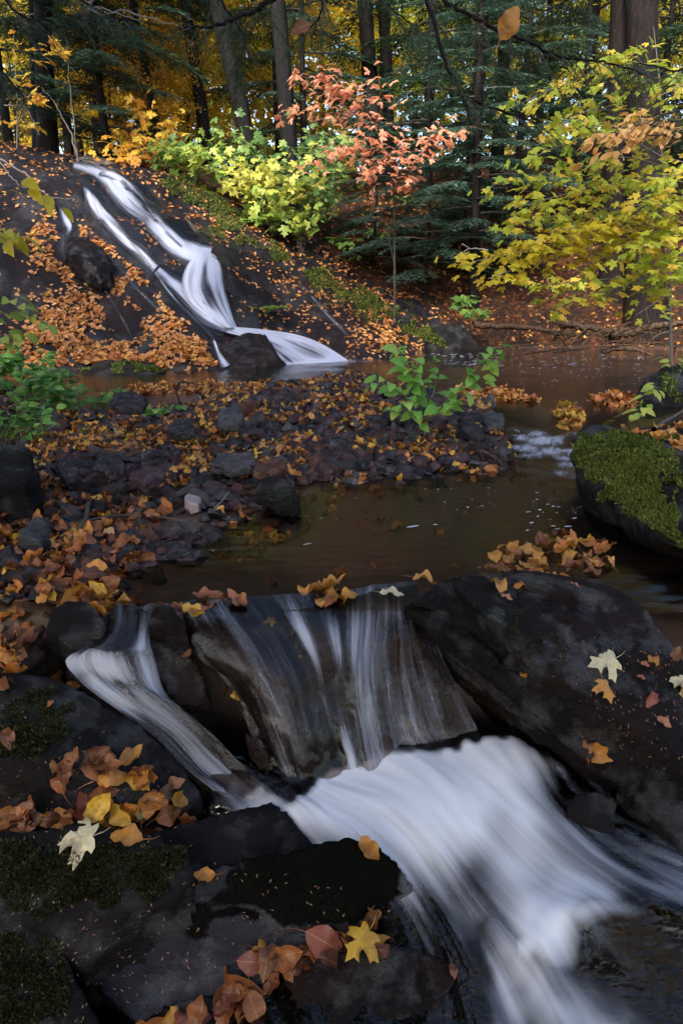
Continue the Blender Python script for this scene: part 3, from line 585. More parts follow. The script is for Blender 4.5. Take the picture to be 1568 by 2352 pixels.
casc2 = tag(obj('side_cascade_water', mkmesh('side_cascade_water', g2, upfix(g2, gridfaces(n2r, n2c)), Mcasc, np.c_[u2*.5, v2*2], {'foam': f2_})), 'smooth white run of water curving down past the left mossy boulder', kind='structure')
under = g2.copy(); under[:, 2] -= .02; 
bedr = tag(obj('side_bed_rock', mkmesh('side_bed_rock', np.vstack([under, under*[1, 1, 0]+[0, .0, -.8]]), gridfaces(n2r, n2c), MRe)), 'dark wet bedrock channel under the left run of the cascade', 'rock')

# ------------------------------------------------------------------ lower stream
LZ = [(500, 1795, -.40), (600, 1825, -.42), (700, 1870, -.44), (760, 1800, -.42), (880, 1770, -.40), (960, 1765, -.385), (1040, 1750, -.375), (1110, 1725, -.36), (1180, 1722, -.35), (1215, 1745, -.37), (1250, 1800, -.40), (1000, 1830, -.40), (1150, 1800, -.385), (1100, 1880, -.42),
      (800, 1900, -.45), (950, 1960, -.47), (1150, 1950, -.455), (1060, 1990, -.485), (1280, 1900, -.43), (1400, 1900, -.46), (1568, 1880, -.49), (1300, 2000, -.47), (1450, 1980, -.48), (1568, 2020, -.50), (1000, 2060, -.52), (1100, 2100, -.53), (1250, 2080, -.50), (1400, 2060, -.49), (1350, 2100, -.495),
      (1568, 2120, -.51), (1270, 2140, -.52), (1310, 2110, -.50), (1210, 2220, -.575), (1240, 2190, -.54), (1100, 2200, -.57), (1180, 2260, -.60), (1330, 2210, -.575), (1450, 2160, -.54), (1400, 2280, -.60), (1568, 2200, -.56), (1568, 2352, -.62), (1100, 2352, -.62), (900, 2352, -.64), (1300, 2420, -.64),
      (700, 1960, -.52), (400, 1850, -.45), (400, 2100, -.6), (100, 2000, -.6), (1800, 2000, -.52), (1800, 2352, -.6), (800, 2600, -.66), (1500, 2600, -.66), (1700, 1800, -.47)]
LP = np.array([atz(*p) for p in LZ]); LS = RBF(LP[:, :2], LP[:, 2], 3e-4)
lx = np.linspace(-.75, 1.7, 250); ly = np.linspace(.45, 1.86, 190); LX, LY = np.meshgrid(lx, ly); L2 = np.stack([LX.ravel(), LY.ravel()], 1); lz = LS(L2)[:, 0]
O = atz(640, 1560, -.42)[:2]
ang = np.arctan2(L2[:, 0]-O[0], L2[:, 1]-O[1]); rad = np.hypot(*(L2-O).T)
FLW = [[(500, 1800), (620, 1850), (760, 1930), (880, 2000), (960, 2090), (1010, 2180), (1040, 2280), (1060, 2400)], [(560, 1800), (700, 1850), (850, 1920), (980, 2020), (1080, 2130), (1150, 2230), (1200, 2380)],
       [(820, 1830), (900, 1870), (1010, 1950), (1120, 2050), (1230, 2150), (1350, 2260), (1450, 2400)], [(900, 1780), (1000, 1840), (1120, 1930), (1250, 2020), (1380, 2090), (1568, 2180), (1750, 2260)],
       [(1050, 1750), (1120, 1820), (1230, 1910), (1360, 1990), (1500, 2060), (1650, 2120)], [(1190, 1730), (1240, 1800), (1320, 1900), (1430, 1960), (1600, 2020), (1700, 2060)], [(1260, 1790), (1400, 1870), (1568, 1930), (1700, 1960)]]
FX = []; FU = []
for s_, l_ in enumerate(FLW):
    w_ = catmull([atz(u, v, -.5)[:2] for u, v in l_], 9); t_ = np.r_[0, np.cumsum(np.linalg.norm(np.diff(w_, axis=0), axis=1))]+.03*s_
    FX += list(w_); FU += [(s_*.13, q) for q in t_]
luv = RBF(FX, FU, 3e-3)(L2)
LF = [(560, 1815, .55), (640, 1840, .8), (740, 1890, .9), (850, 1880, 1.1), (900, 1810, 1.15), (1000, 1790, 1.2), (1110, 1745, 1.2), (1190, 1735, .9), (1230, 1790, .55), (1060, 1850, 1.15), (1160, 1850, .85), (960, 1900, 1.15), (1120, 1900, .75), (1210, 1860, .95), (1270, 1930, .65),
      (930, 1960, 1.0), (1060, 1960, .85), (1090, 2005, .5), (1000, 2010, .85), (1180, 1990, .75), (1300, 1980, .6), (1250, 2040, .55), (1400, 2010, .55), (1480, 2060, .55), (1130, 2050, .55), (980, 2100, .55), (1100, 2120, .35), (1040, 2200, .32), (1150, 2180, .25), (1080, 2270, .15),
      (1300, 2095, .8), (1400, 2075, .7), (1500, 2110, .65), (1568, 2150, .6), (1260, 2150, .95), (1330, 2130, .55), (1225, 2205, .95), (1290, 2180, .7), (1210, 2240, .35), (1380, 2160, .35), (1400, 2200, .08), (1500, 2180, .2), (1450, 2140, .3), (1350, 2180, .15), (1400, 2250, .04), (1500, 2220, .10), (1300, 2300, .06), (1568, 2300, .05), (1100, 2340, .1), (950, 2340, .0),
      (1350, 1900, .3), (1440, 1940, .25), (1450, 1850, .1), (1568, 1900, .06), (1540, 1990, .3), (500, 1900, .1), (300, 2000, 0), (800, 2200, 0), (1800, 2200, .2), (1700, 1800, 0), (1700, 2100, .5), (1350, 2420, .0), (700, 2600, 0), (1500, 2600, 0), (1270, 1850, .4)]
LFp = np.array([atz(u, v, LS(atz(u, v, -.48)[None, :2])[0, 0])[:2] for u, v, _ in LF]); lf = np.clip(RBF(LFp, [f[2] for f in LF], 2e-4)(L2)[:, 0], 0, 1.25)
cr_l = np.array([atz(u, v, LS(atz(u, v, -.52)[None, :2])[0, 0])[:2] for u, v in [(1205, 2215), (1235, 2160), (1290, 2105), (1400, 2080), (1500, 2095), (1620, 2150)]]); cl = catmull(cr_l, 80); dc = np.sqrt(((L2[:, None]-cl[None])**2).sum(2).min(1)); lf = np.maximum(lf+.10*(lf > .2), .75*np.exp(-(dc/.035)**2)); lf = np.maximum(lf, .35*sm(L2[:, 0], .08, .3)*(1+.3*fbm(np.c_[L2*7, L2[:, :1]*0], 1., 3, 26)))
lf = lf + .34*fbm(np.c_[luv[:, 0]*5, luv[:, 1]*2.2, np.zeros(len(L2))], 1., 3, 16)*sm(lf, .2, .5)
lz = lz + .012*np.exp(-(dc/.04)**2)
strk = fbm(np.c_[luv[:, 0]*14, luv[:, 1]*2.2, np.zeros(len(L2))], 1., 3, 6)
lz = lz + .010*strk*np.clip(lf+.3, 0, 1)
Mlow = watermat('lower_stream_water', tint=(.55, .48, .45), ripple=(14, .35), rough=.12, anis=(15, 1.5), soft=True, fo=(.80, .83, .92))
LV = np.c_[L2, lz]; LF4 = upfix(LV, gridfaces(len(ly), len(lx)))
tl = np.array([atz(u, v, LS(atz(u, v, -.42)[None, :2])[0, 0])[:2] for u, v in [(480, 1800), (600, 1812), (700, 1845), (760, 1800), (880, 1765), (960, 1756), (1040, 1742), (1110, 1715), (1180, 1708), (1230, 1735), (1300, 1780), (1568, 1790)]])
lc = LV[LF4].mean(1); LF4 = LF4[(lc[:, 1] < np.interp(lc[:, 0], tl[:, 0], tl[:, 1], left=1.6)+.09)]; lf = lf*sm(np.interp(L2[:, 0], tl[:, 0], tl[:, 1], left=1.6)+.02+.055*sm(L2[:, 0], -.16, -.08)-L2[:, 1]+.012*vnoise(np.c_[L2*34, L2[:, :1]*0]), -.02, .07)
low = tag(obj('lower_stream', mkmesh('lower_stream', LV, LF4, Mlow, luv, {'foam': lf})), 'foaming white stream fanning out below the cascade', kind='structure')
# ------------------------------------------------------------------ waterfall on the bedrock slope
def strip(pts, nc=10, step=7, lift=.03, only=('ground',)):
    """pts: (u, v, halfwidth, foam) down the flow, laid on the rock below the sight line"""
    P = np.array(pts, float); L = np.linalg.norm(np.diff(P[:, :2], axis=0), axis=1).sum(); n = max(6, int(L/step)); Q = catmull(P, n)
    T = np.gradient(Q[:, :2], axis=0); T /= np.linalg.norm(T, axis=1)[:, None]; Nn = np.stack([-T[:, 1], T[:, 0]], 1)
    V = np.zeros((n, nc, 3)); last = None
    for i in range(n):
        for j, s in enumerate(np.linspace(1, -1, nc)):
            q = Q[i, :2]+Nn[i]*s*Q[i, 2]; p, nn = hit(q[0], q[1])
            if p is None: p, nn = last
            last = (p, nn); V[i, j] = p+nn*lift
    for _ in range(3):
        W = V.copy(); W[1:-1] = .5*V[1:-1]+.25*(V[:-2]+V[2:]); W[:, 1:-1] = .5*W[:, 1:-1]+.25*(W[:, :-2]+W[:, 2:]); V = W
    s = np.linspace(-1, 1, nc)[None]; ed = 1-np.abs(s)**1.6
    fo = Q[:, 3:4]*ed + 0*V[..., 0]; vv = np.repeat(np.cumsum(np.r_[0, np.linalg.norm(np.diff(V[:, nc//2], axis=0), axis=1)])[:, None], nc, 1)
    uu = np.repeat((np.linspace(0, 1, nc)[None]*Q[:, 2:3]/30.), 1, 0)+0*vv
    fo[0] *= .2
    return V.reshape(-1, 3), gridfaces(n, nc), fo.ravel(), np.c_[uu.ravel()+pts[0][0]*.13, vv.ravel()]
def onY(u, v, off):
    p, _ = hit(u, v, ('ground',)); return aty(u, v, p[1]-off)
def veilmesh():
    cols = [[(448, 585, 11.05), (428, 610, 10.8), (416, 650, 10.45), (430, 690, 10.15), (480, 730, 9.9), (515, 752, 9.75)],
            [(462, 578, 11.1), (455, 605, 10.75), (448, 650, 10.35), (465, 695, 10.05), (500, 730, 9.85), (525, 752, 9.72)],
            [(480, 578, 11.1), (482, 605, 10.72), (485, 650, 10.32), (500, 695, 10.02), (520, 730, 9.85), (535, 752, 9.7)],
            [(498, 590, 11.1), (510, 615, 10.8), (517, 655, 10.45), (527, 695, 10.15), (535, 730, 9.92), (545, 752, 9.75)]]
    g = patch([[onY(p[0], p[1], o+.07*math.sin(min(1, i/4)*PI)) for i, p in enumerate(c)] for c, o in zip(cols, (.05, .14, .14, .05))], 26, 40).reshape(-1, 3); uu = np.tile(np.linspace(0, 1, 26), 40); vv = np.repeat(np.linspace(0, 1, 40), 26)
    fo = .78+.3*np.abs(vv-.5)*2-.32*np.exp(-((uu-.55)/.22)**2-((vv-.5)/.25)**2)-.6*np.clip(np.abs(uu-.5)*2-.75, 0, 1)/.25*.8
    return g, gridfaces(40, 26), fo, np.c_[uu*2.2, vv*1.2]
rk('rock', [onY(435, 600, .05), onY(485, 595, .08), onY(428, 650, .12), onY(480, 640, .03), onY(512, 660, .1), onY(452, 700, .12), onY(515, 710, .08), onY(518, 740, .02), onY(485, 728, .05), onY(480, 650, -.8)], .03, MRa, 'bulging wet rock behind the white veil of the waterfall', amp=.02, fr=4, smooth=3, seed=31)
fa = Acc(); FO = []
def addw(t):
    pts, nc = t
    addf(strip([(a, b, c*2.3, d*.45) for a, b, c, d in pts], nc, lift=.012)); addf(strip([(a, b, c*1.2, d) for a, b, c, d in pts], nc))
def addf(t):
    fa.add(t[0], upfix(t[0], t[1]), 0, t[3]); FO.append(np.clip((t[2]*1.1+.06)*(1.0+.38*fbm(np.c_[t[3][:, 0]*3, t[3][:, 1]*1.6, t[3][:, 0]*0], 1., 3, 8)), 0, 1.2))
addw(([(165, 384, 8, .5), (205, 392, 16, .65), (240, 410, 18, .85), (270, 440, 22, .9), (305, 475, 24, .85), (340, 505, 20, .8), (370, 535, 20, .95), (398, 562, 22, 1.05), (425, 578, 24, 1.1), (455, 585, 28, 1.15), (480, 592, 26, 1.1)], 14))
addw(([(225, 405, 3, .2), (250, 402, 8, .8), (290, 425, 10, .7), (330, 465, 11, .45), (365, 510, 10, .5), (400, 545, 9, .75), (425, 568, 9, .9)], 8))
addw(([(192, 432, 4, .6), (205, 455, 11, 1.0), (228, 490, 17, .85), (258, 520, 18, .8), (290, 558, 13, .8), (330, 592, 12, .7), (372, 632, 12, .8), (405, 660, 14, .95), (440, 695, 16, 1.05), (480, 730, 17, 1.1), (520, 750, 16, 1.1)], 12))
addw(([(130, 468, 3, .2), (140, 490, 5, .5), (152, 512, 9, .75), (162, 528, 9, .6), (150, 548, 5, .25), (143, 575, 4, .3), (150, 600, 3, .2)], 6))
addf(strip([(300, 560, 3, .2), (350, 620, 4, .4), (400, 690, 4, .5), (440, 730, 4, .45), (480, 770, 3, .3), (500, 800, 3, .3)], 6))
addf(strip([(230, 650, 2, .1), (262, 700, 3, .4), (290, 750, 3, .45), (305, 785, 2, .2)], 5))
addf(strip([(250, 590, 2, .1), (285, 630, 4, .45), (320, 670, 4, .35), (370, 720, 3, .25)], 5))
addf(strip([(488, 782, 4, .8), (495, 800, 6, .9), (505, 822, 8, .8), (520, 845, 12, .75)], 6))
addf(strip([(425, 500, 4, .3), (440, 525, 5, .5), (470, 560, 5, .3)], 5))
addf(strip([(660, 630, 3, .1), (700, 670, 7, .38), (735, 710, 9, .42), (770, 745, 9, .42), (800, 775, 8, .3)], 6))
addf(veilmesh())
ap = [[(520, 750, 9.48), (560, 752, 9.58), (610, 757, 9.72), (680, 768, 9.85), (740, 790, 9.85), (800, 828, 9.7)],
      [(518, 756, 9.45), (560, 760, 9.5), (615, 768, 9.6), (665, 788, 9.6), (715, 812, 9.55), (755, 832, 9.45)],
      [(518, 760, 9.42), (560, 768, 9.45), (600, 776, 9.46), (640, 795, 9.42), (675, 818, 9.38), (700, 835, 9.32)],
      [(518, 763, 9.4), (555, 772, 9.38), (590, 784, 9.34), (620, 802, 9.28), (645, 824, 9.22), (660, 838, 9.18)]]
g = patch([[aty(*p) for p in c] for c in ap], 30, 44).reshape(-1, 3); uu = np.tile(np.linspace(0, 1, 30), 44); vv = np.repeat(np.linspace(0, 1, 44), 30)
addf((g, gridfaces(44, 30), 1.1-.48*sm(vv, .12, .8)*(.75+.25*np.abs(uu-.45))+.45*sm(vv, .85, 1)+.15*np.exp(-(uu/.1)**2), np.c_[uu*1.6, vv*1.3]))
me = fa.mesh('waterfall', watermat('waterfall_water', tint=(.8, .78, .76), ripple=(9, .1), rough=.3, anis=(16, 1.6), fo=(.66, .69, .82)))
at = me.attributes.new('foam', 'FLOAT', 'POINT'); at.data.foreach_set('value', np.concatenate(FO).astype(np.float32))
tag(obj('waterfall', me), 'white water sliding down the bedrock slope in several streams into the pool', kind='structure')
# rock body under the spreading apron of water
rk('rock', down([p+np.array([0, .08, -.06]) for p in [aty(*q) for q in (ap[0][0], ap[0][2], ap[0][4], ap[0][5], ap[3][0], ap[3][2], ap[3][4], ap[3][5], ap[1][2], ap[2][3])]], .35, (0, .1)), .03, MRe, 'low wet rock fan that spreads the foot of the waterfall', amp=.005, fr=4, smooth=3, seed=32)
# ------------------------------------------------------------------ leaf shapes
def T_(v, f, w=1.):
    v = np.array(v, float); return v, f, np.c_[v[:, 0], v[:, 1]]
RHOMB = T_([(0, 0, 0), (.30, .45, .06), (0, 1, -.04), (-.30, .45, .06)], [np.array([[0, 1, 2], [0, 2, 3]])])
NEED = T_([(0, 0, 0), (.17, .5, 0), (0, 1, -.05), (-.17, .5, 0)], [np.array([[0, 1, 2, 3]])])
def maple(curl=.12):
    h = [(.10, -.05), (.28, -.09), (.44, -.02), (.33, .09), (.34, .16), (.54, .22), (.76, .40), (.60, .45), (.58, .58), (.38, .50), (.22, .48), (.25, .66), (.38, .80), (.17, .82), (0, 1.1)]
    o = [(0, .02)]+h+[(-x, y) for x, y in h[-2::-1]]
    v = [(0, .30, 0)]+[(x, y, -curl*(abs(x)**1.5*2.0)-curl*max(0, y-.5)**2*1.6+.04*math.sin(7*x+5*y)) for x, y in o]; n = len(o)
    return T_(v, [np.array([[0, 1+i, 1+(i+1) % n] for i in range(n)])])
def oval(curl=.15, fold=.1, wd=.3, n=5, serr=0., wave=0.):
    v = []; f = []
    for i in range(n+1):
        t = i/n; w = wd*math.sin(PI*t**.85)**.8*(1+serr*(i % 2)) if 0 < i < n else 0.012
        z = -curl*(t-.35)**2*2
        v += [(-w, t, z+fold*w*2+wave*math.sin(t*13+1)*w), (0, t, z), (w, t, z+fold*w*2+wave*math.sin(t*11+3)*w)]
    for i in range(n):
        a = i*3; f += [(a, a+1, a+4, a+3), (a+1, a+2, a+5, a+4)]
    return T_(v, [np.array(f)])
MAPLE = maple(); OVAL = oval(); 
# ------------------------------------------------------------------ foliage materials
Y_ = leafmat('yellow_leaves', [(0, (.66, .38, .02)), (.35, (.80, .52, .03)), (.7, (.74, .56, .05)), (1, (.52, .50, .06))], .45, .5)
O_ = leafmat('orange_leaves', [(0, (.68, .30, .03)), (.4, (.82, .44, .05)), (.8, (.82, .54, .07)), (1, (.6, .44, .05))], .45, .5)
YG = leafmat('yellow_green_leaves', [(0, (.30, .42, .04)), (.4, (.46, .52, .05)), (.75, (.64, .56, .06)), (1, (.76, .50, .06))], .45, .5)
GR = leafmat('green_leaves', [(0, (.06, .14, .03)), (.5, (.11, .22, .04)), (1, (.20, .30, .05))], .4, .45)
HK = leafmat('hemlock_needles', [(0, (.02, .05, .028)), (.5, (.035, .085, .042)), (1, (.06, .12, .05))], .25, .5)
HKT = leafmat('teal_hemlock_needles', [(0, (.035, .075, .055)), (.5, (.055, .115, .08)), (1, (.075, .15, .10))], .25, .5)
RED = leafmat('coral_leaves', [(0, (.78, .27, .13)), (.5, (.90, .40, .22)), (1, (.90, .50, .30))], .42, .5)
BARK = barkmat('dark_bark', (.004, .003, .003), (.016, .012, .011)); BARKR = barkmat('red_brown_bark', (.003, .002, .002), (.015, .009, .008), 1.); BARKG = barkmat('grey_bark', (.002, .002, .002), (.012, .0105, .010), 1.4)
TWIG = plainmat('twig', (.045, .035, .03)); TWIGG = plainmat('grey_twig', (.16, .14, .13)); STEMG = plainmat('green_stem', (.10, .13, .04))
rng = np.random.default_rng(11)

def leafcloud(name, cen, rad, n, size, mat, T=RHOMB, tilt=.5, flat=.28, nsub=60, subr=.5, hollow=.25):
    """leaves gathered in flattened clumps through a crown"""
    c = rng.normal(size=(nsub, 3)); c /= np.linalg.norm(c, axis=1)[:, None]; c *= (hollow+(1-hollow)*rng.random((nsub, 1))**.6)
    c = c*np.array(rad)+np.array(cen); k = rng.integers(0, nsub, n); sz = subr*(.5+rng.random(nsub))
    o = rng.normal(size=(n, 3))*.5*np.array([1, 1, flat])*sz[k][:, None]; o[:, 2] -= .12*np.hypot(o[:, 0], o[:, 1])**1.5
    p = c[k]+o; nz = rng.normal(size=(n, 3))*tilt; nz[:, 2] += 1; X, Yv, Zv = frames(nz, rng.random(n)*2*PI)
    V, F, U = scatter(T, p, X, Yv, Zv, size*(.6+.7*rng.random(n))); a = np.repeat((rng.random(n)*.5+.5*rng.random(nsub)[k]) % 1, len(T[0]))
    return mkmesh(name, V, F, mat, U, {'rnd': a}, False), c
def hemlock_parts(H, h0, L0, nb, seed, mat, tw=.10, dens=1., droop=.25):
    r = np.random.default_rng(seed); pos = []; dr = []; nz = []; sz = []; B = Acc()
    for b in range(nb):
        z = h0+(H-h0)*((b+.5*r.random())/nb); L = L0*(1-.85*(z-h0)/(H-h0))*(.65+.5*r.random()); az = b*2.4+r.random()*.8; d = np.array([math.cos(az), math.sin(az), 0])
        m = 9; t = np.linspace(0, 1, m); dz = (.10*t-droop*t**2)*L*(.7+.7*r.random()); P = np.array([0, 0, z])+d*(t*L)[:, None]+np.c_[0*t, 0*t, dz]
        sd_ = np.array([-d[1], d[0], 0]); P += sd_*(np.sin(t*3+r.random()*6)*.05*L)[:, None]; B.tube(P, np.linspace(.018, .004, m)*L/1.6, 4)
        nt_ = int(L*14*dens)
        for q in range(nt_):
            u = .22+.78*(q+r.random())/nt_; base = catmull(P, 50)[int(u*49)]; s = 1 if q % 2 else -1; l2 = L*.42*(1.15-u)*(.6+.7*r.random())+.06
            dd = d*.75+sd_*s*(.75+.2*r.random())+np.array([0, 0, -.12-.25*r.random()]); dd /= np.linalg.norm(dd); k = max(2, int(l2/(tw*.55)))
            uu = (np.arange(k)+r.random(k)*.5)/k; pp = base+dd*(uu*l2)[:, None]; pp[:, 2] -= .12*l2*uu**2
            for sg in (-1, 1):
                e = np.cross(dd, [0, 0, 1]); f = dd[None]*.8+e[None]*sg*(.55+.25*r.random((k, 1)))+r.normal(size=(k, 3))*.13; f /= np.linalg.norm(f, axis=1)[:, None]
                pos.append(pp); dr.append(f); nz.append(np.array([0, 0, 1])+r.normal(size=(k, 3))*.3); sz.append(tw*(.7+.6*r.random(k))*(1.25-.5*uu))
    pos = np.vstack(pos); dr = np.vstack(dr); nz = np.vstack(nz); sz = np.concatenate(sz)
    X = np.cross(dr, nz); X /= np.linalg.norm(X, axis=1)[:, None]; Zv = np.cross(X, dr)
    V, F, U = scatter(NEED, pos, X, dr, Zv, np.c_[sz*.9, sz, sz]); a = np.repeat(r.random(len(pos)), 4)
    return mkmesh('crown', V, F, mat, U, {'rnd': a}, False), B.mesh('branches', TWIG)
HM = [hemlock_parts(11, 1.2, 2.9, 50, 1, HK, .12, 1.25), hemlock_parts(13, 2.4, 3.1, 48, 2, HK, .13, 1.2), hemlock_parts(5.2, .25, 1.9, 46, 3, HKT, .075, 2.1), hemlock_parts(9, .6, 2.5, 50, 4, HKT, .11, 1.5)]
def trunkmesh(H, r0, lean=(0, 0), wob=.1, n=12, mat=BARK, seed=0, flare=1.6):
    r = np.random.default_rng(seed); m = 40; t = np.linspace(0, 1, m); P = np.c_[lean[0]*t*H, lean[1]*t*H, t*H-.3]
    P[:, 0] += wob*np.sin(t*5+r.random()*6)*t; P[:, 1] += wob*np.sin(t*4+r.random()*6)*t
    V, F = tube(P, r0*(1-.75*t)*(1+(flare-1)*np.exp(-t*H/.35)), n); N = vnoise(np.c_[V[:, :2]*9, V[:, 2]*2.2+seed])
    c = np.repeat(P, n, 0); V = c+(V-c)*(1+.13*N[:, None]); return mkmesh('trunk', V, F, mat)
def tree(name, label, x, y, H, r0, lean, mat, crown=None, cz=0., rz=0., csc=1., seed=0, cat='tree', group=None, wob=.1, zoff=0):
    z = drop(x, y, 30, ('ground',))[0]; z = (z[2] if z is not None else terr([x], [y])[0])+zoff
    e = tag(empty(name, (x, y, z), 0), label, cat, group); obj('trunk', trunkmesh(H, r0, lean, wob, 14 if r0 > .12 else 8, mat, seed), e)
    if crown is not None:
        for nm, me in crown:
            o = obj(nm, me, e); o.rotation_euler = (-lean[1]*.8, lean[0]*.8, rz); o.scale = (csc,)*3; o.location = (0, 0, cz)
    return e
def at_px(u, y): return ray(u, 400)[0]/ray(u, 400)[1]*y
def leanpx(u0, v0, u1, y, v1=0):
    a = aty(u0, v0, y); b = aty(u1, v1, y); return ((b[0]-a[0])/(b[2]-a[2]), 0.)
hc = lambda i: [('crown', HM[i][0]), ('branches', HM[i][1])]
# trunks that the photograph shows, from left to right
TR = [
 ('hemlock_tree', 'thick dark trunk at far left standing on top of the leafy slope', 112, 350, 100, 15.5, .20, BARK, 0, 1.2),
 ('hemlock_tree', 'thin dark trunk just left of the thick dark one on the slope', 80, 345, 72, 16.5, .07, BARK, 0, 4.),
 ('hemlock_tree', 'slim leaning dark trunk among yellow leaves above the waterfall top', 382, 330, 318, 17, .085, BARK, 3, 2.),
 ('hemlock_tree', 'purplish dark trunk behind the green bushes left of the spotted leaning trunk', 488, 300, 440, 18, .15, BARK, 1, 3.),
 ('tree', 'spotted dark trunk that leans left above the green bushes', 605, 320, 532, 15.5, .18, BARKG, None, 3.),
 ('tree', 'straight dark trunk rising left of the coral maple', 678, 345, 650, 15.2, .175, BARKG, None, 3.),
 ('hemlock_tree', 'thin dark trunk between the spotted leaning trunk and the straight one', 640, 310, 632, 20, .09, BARK, 1, 5.),
 ('hemlock_tree', 'left one of the dark twin trunks at the top centre', 868, 300, 850, 19, .21, BARK, 1, 4.),
 ('hemlock_tree', 'right one of the dark twin trunks at the top centre', 895, 300, 886, 19.6, .18, BARK, 0, 4.),
 ('hemlock_tree', 'dark red brown trunk in the hemlock shade right of the coral maple', 1140, 385, 1165, 17.5, .17, BARKR, None, 3.),
 ('hemlock_tree', 'thin straight dark trunk at the water side foot of the far bank', 1105, 680, 1122, 13.2, .09, BARK, 2, .8),
 ('hemlock_tree', 'tall red brown trunk, second from the right edge', 1440, 500, 1455, 13.6, .235, BARKR, None, 5.),
 ('hemlock_tree', 'widest furrowed red brown trunk at the right edge', 1530, 520, 1530, 12.8, .33, BARKR, None, 5.),
 ('tree', 'thin pale trunk between bushes right of the hemlock shade', 1350, 420, 1362, 18, .08, BARKG, None, 4.),
 ('tree', 'thin dark trunk in the yellow green leaves near the top right', 1270, 400, 1262, 22, .09, BARK, None, 4.)]
for i, (nm, lb, u0, v0, u1, y, r, mt, ci, cz) in enumerate(TR):
    x = at_px(u0, y); tree(nm, lb, x, y, 15, r, leanpx(u0, v0, u1, y), mt, hc(ci) if ci is not None else None, cz, i*1.3, 1., i, wob=.08)
# hemlocks without a trunk of their own in view: dark boughs between and behind
HT = [('teal hemlock over the crest between thick trunk and waterfall', 250, 15.6, 3, .85), ('dark hemlock behind the crest left of the waterfall top', 165, 19.5, 0, 1.), ('dark hemlock boughs right of the thick left trunk', 235, 18.5, 1, 1.), ('dark hemlock between the slim and the spotted leaning trunks', 470, 20.5, 1, 1.), ('young hemlock with feathery teal boughs behind the coral maple', 985, 13.6, 2, 1.0), ('young hemlock with drooping boughs above the driftwood bank', 1075, 15.2, 2, 1.15),
      ('low teal hemlock at the foot of the bank left of the thin straight trunk', 860, 14.0, 2, .62), ('teal hemlock in the shade between coral maple and yellow maple', 1190, 16.5, 3, 1.), ('hemlock standing behind the two wide trunks on the right', 1500, 17, 3, 1.),
      ('dark hemlock above the slope at far left with long level boughs', 30, 14.5, 3, 1.), 
      ('dark hemlock just right of the dark twin trunks', 980, 19, 0, 1.1), ('dark hemlock behind the yellow maple', 1330, 21, 0, 1.1),
      ('dark hemlock filling the shade above the green bushes', 700, 18.5, 3, 1.1), ('dark hemlock behind the coral maple top', 1090, 22, 1, 1.2), ('hemlock behind the widest trunk at the right edge', 1640, 15, 0, 1.)]
for i, (lb, u, y, ci, sc) in enumerate(HT):
    tree('hemlock_tree', lb, at_px(u, y), y, [11, 13, 5.2, 9][ci]*sc*.98, [.14, .15, .04, .09][ci], (0, 0), BARK, hc(ci), 0, i*.9, sc, 40+i)
# broad leaved trees glowing behind
BC = []
for k, (mt, cen, rad, n) in enumerate([(Y_, (0, 0, 5.6), (3.2, 3.2, 5.0), 13000), (O_, (0, 0, 4.2), (2.6, 2.6, 3.9), 11000), (YG, (0, 0, 6), (3.4, 3.4, 5.4), 13000)]):
    me, c = leafcloud('crown', cen, rad, n, .14, mt, RHOMB, .8, .25, 120, .9, .15); B = Acc()
    for q in range(28):
        e = c[q]; s = np.array([0, 0, max(.5, e[2]-1.6-.5*np.hypot(e[0], e[1]))]); B.tube(catmull([s, s*.4+e*.6+[0, 0, -.3], e], 6), np.linspace(.035, .008, 6), 4)
    BC.append([('crown', me), ('branches', B.mesh('branches', TWIG))])
BT = [('golden tree behind the far left trunks', -20, 24, 0, 1.), ('yellow green tree right of the thick left trunk', 190, 23, 2, .9), ('orange yellow tree glowing above the waterfall top', 330, 22, 1, 1.1), ('orange tree seen low behind the top of the waterfall', 360, 17.6, 1, .42),
      ('yellow green tree behind the slim leaning trunk', 430, 27, 2, 1.1), ('orange yellow tree behind the spotted leaning trunk', 555, 26, 1, 1.2), ('yellow green tree between the two centre trunks', 650, 24, 2, .9), ('golden tree at the top centre left', 740, 30, 0, 1.2),
      ('yellow green tree behind the coral maple', 950, 31, 2, 1.2), ('yellow green tree right of the top centre', 1080, 28, 2, 1.1), ('yellow green tree behind the yellow maple', 1230, 24, 2, 1.), ('golden tree left of the red brown trunks', 1340, 27, 0, 1.1), ('yellow green tree between the red brown trunks', 1480, 22, 2, 1.), ('yellow tree beyond the right edge trunk', 1620, 26, 0, 1.1),
      ('low yellow tree glowing behind hemlock boughs on the left', 260, 18.5, 0, .4), ('tall golden tree at the back left', 120, 32, 0, 1.3), ('low golden tree between the thin left trunks', 50, 19, 0, .45), ('low yellow tree seen over the slope crest', 440, 19, 0, .38)]
for i, (lb, u, y, k, sc) in enumerate(BT):
    tree('maple_tree', lb, at_px(u, y), y, 8*sc, .13*sc, (0, 0), BARK, BC[k], 0, i*1.7, sc, 70+i, group='autumn trees behind the falls')
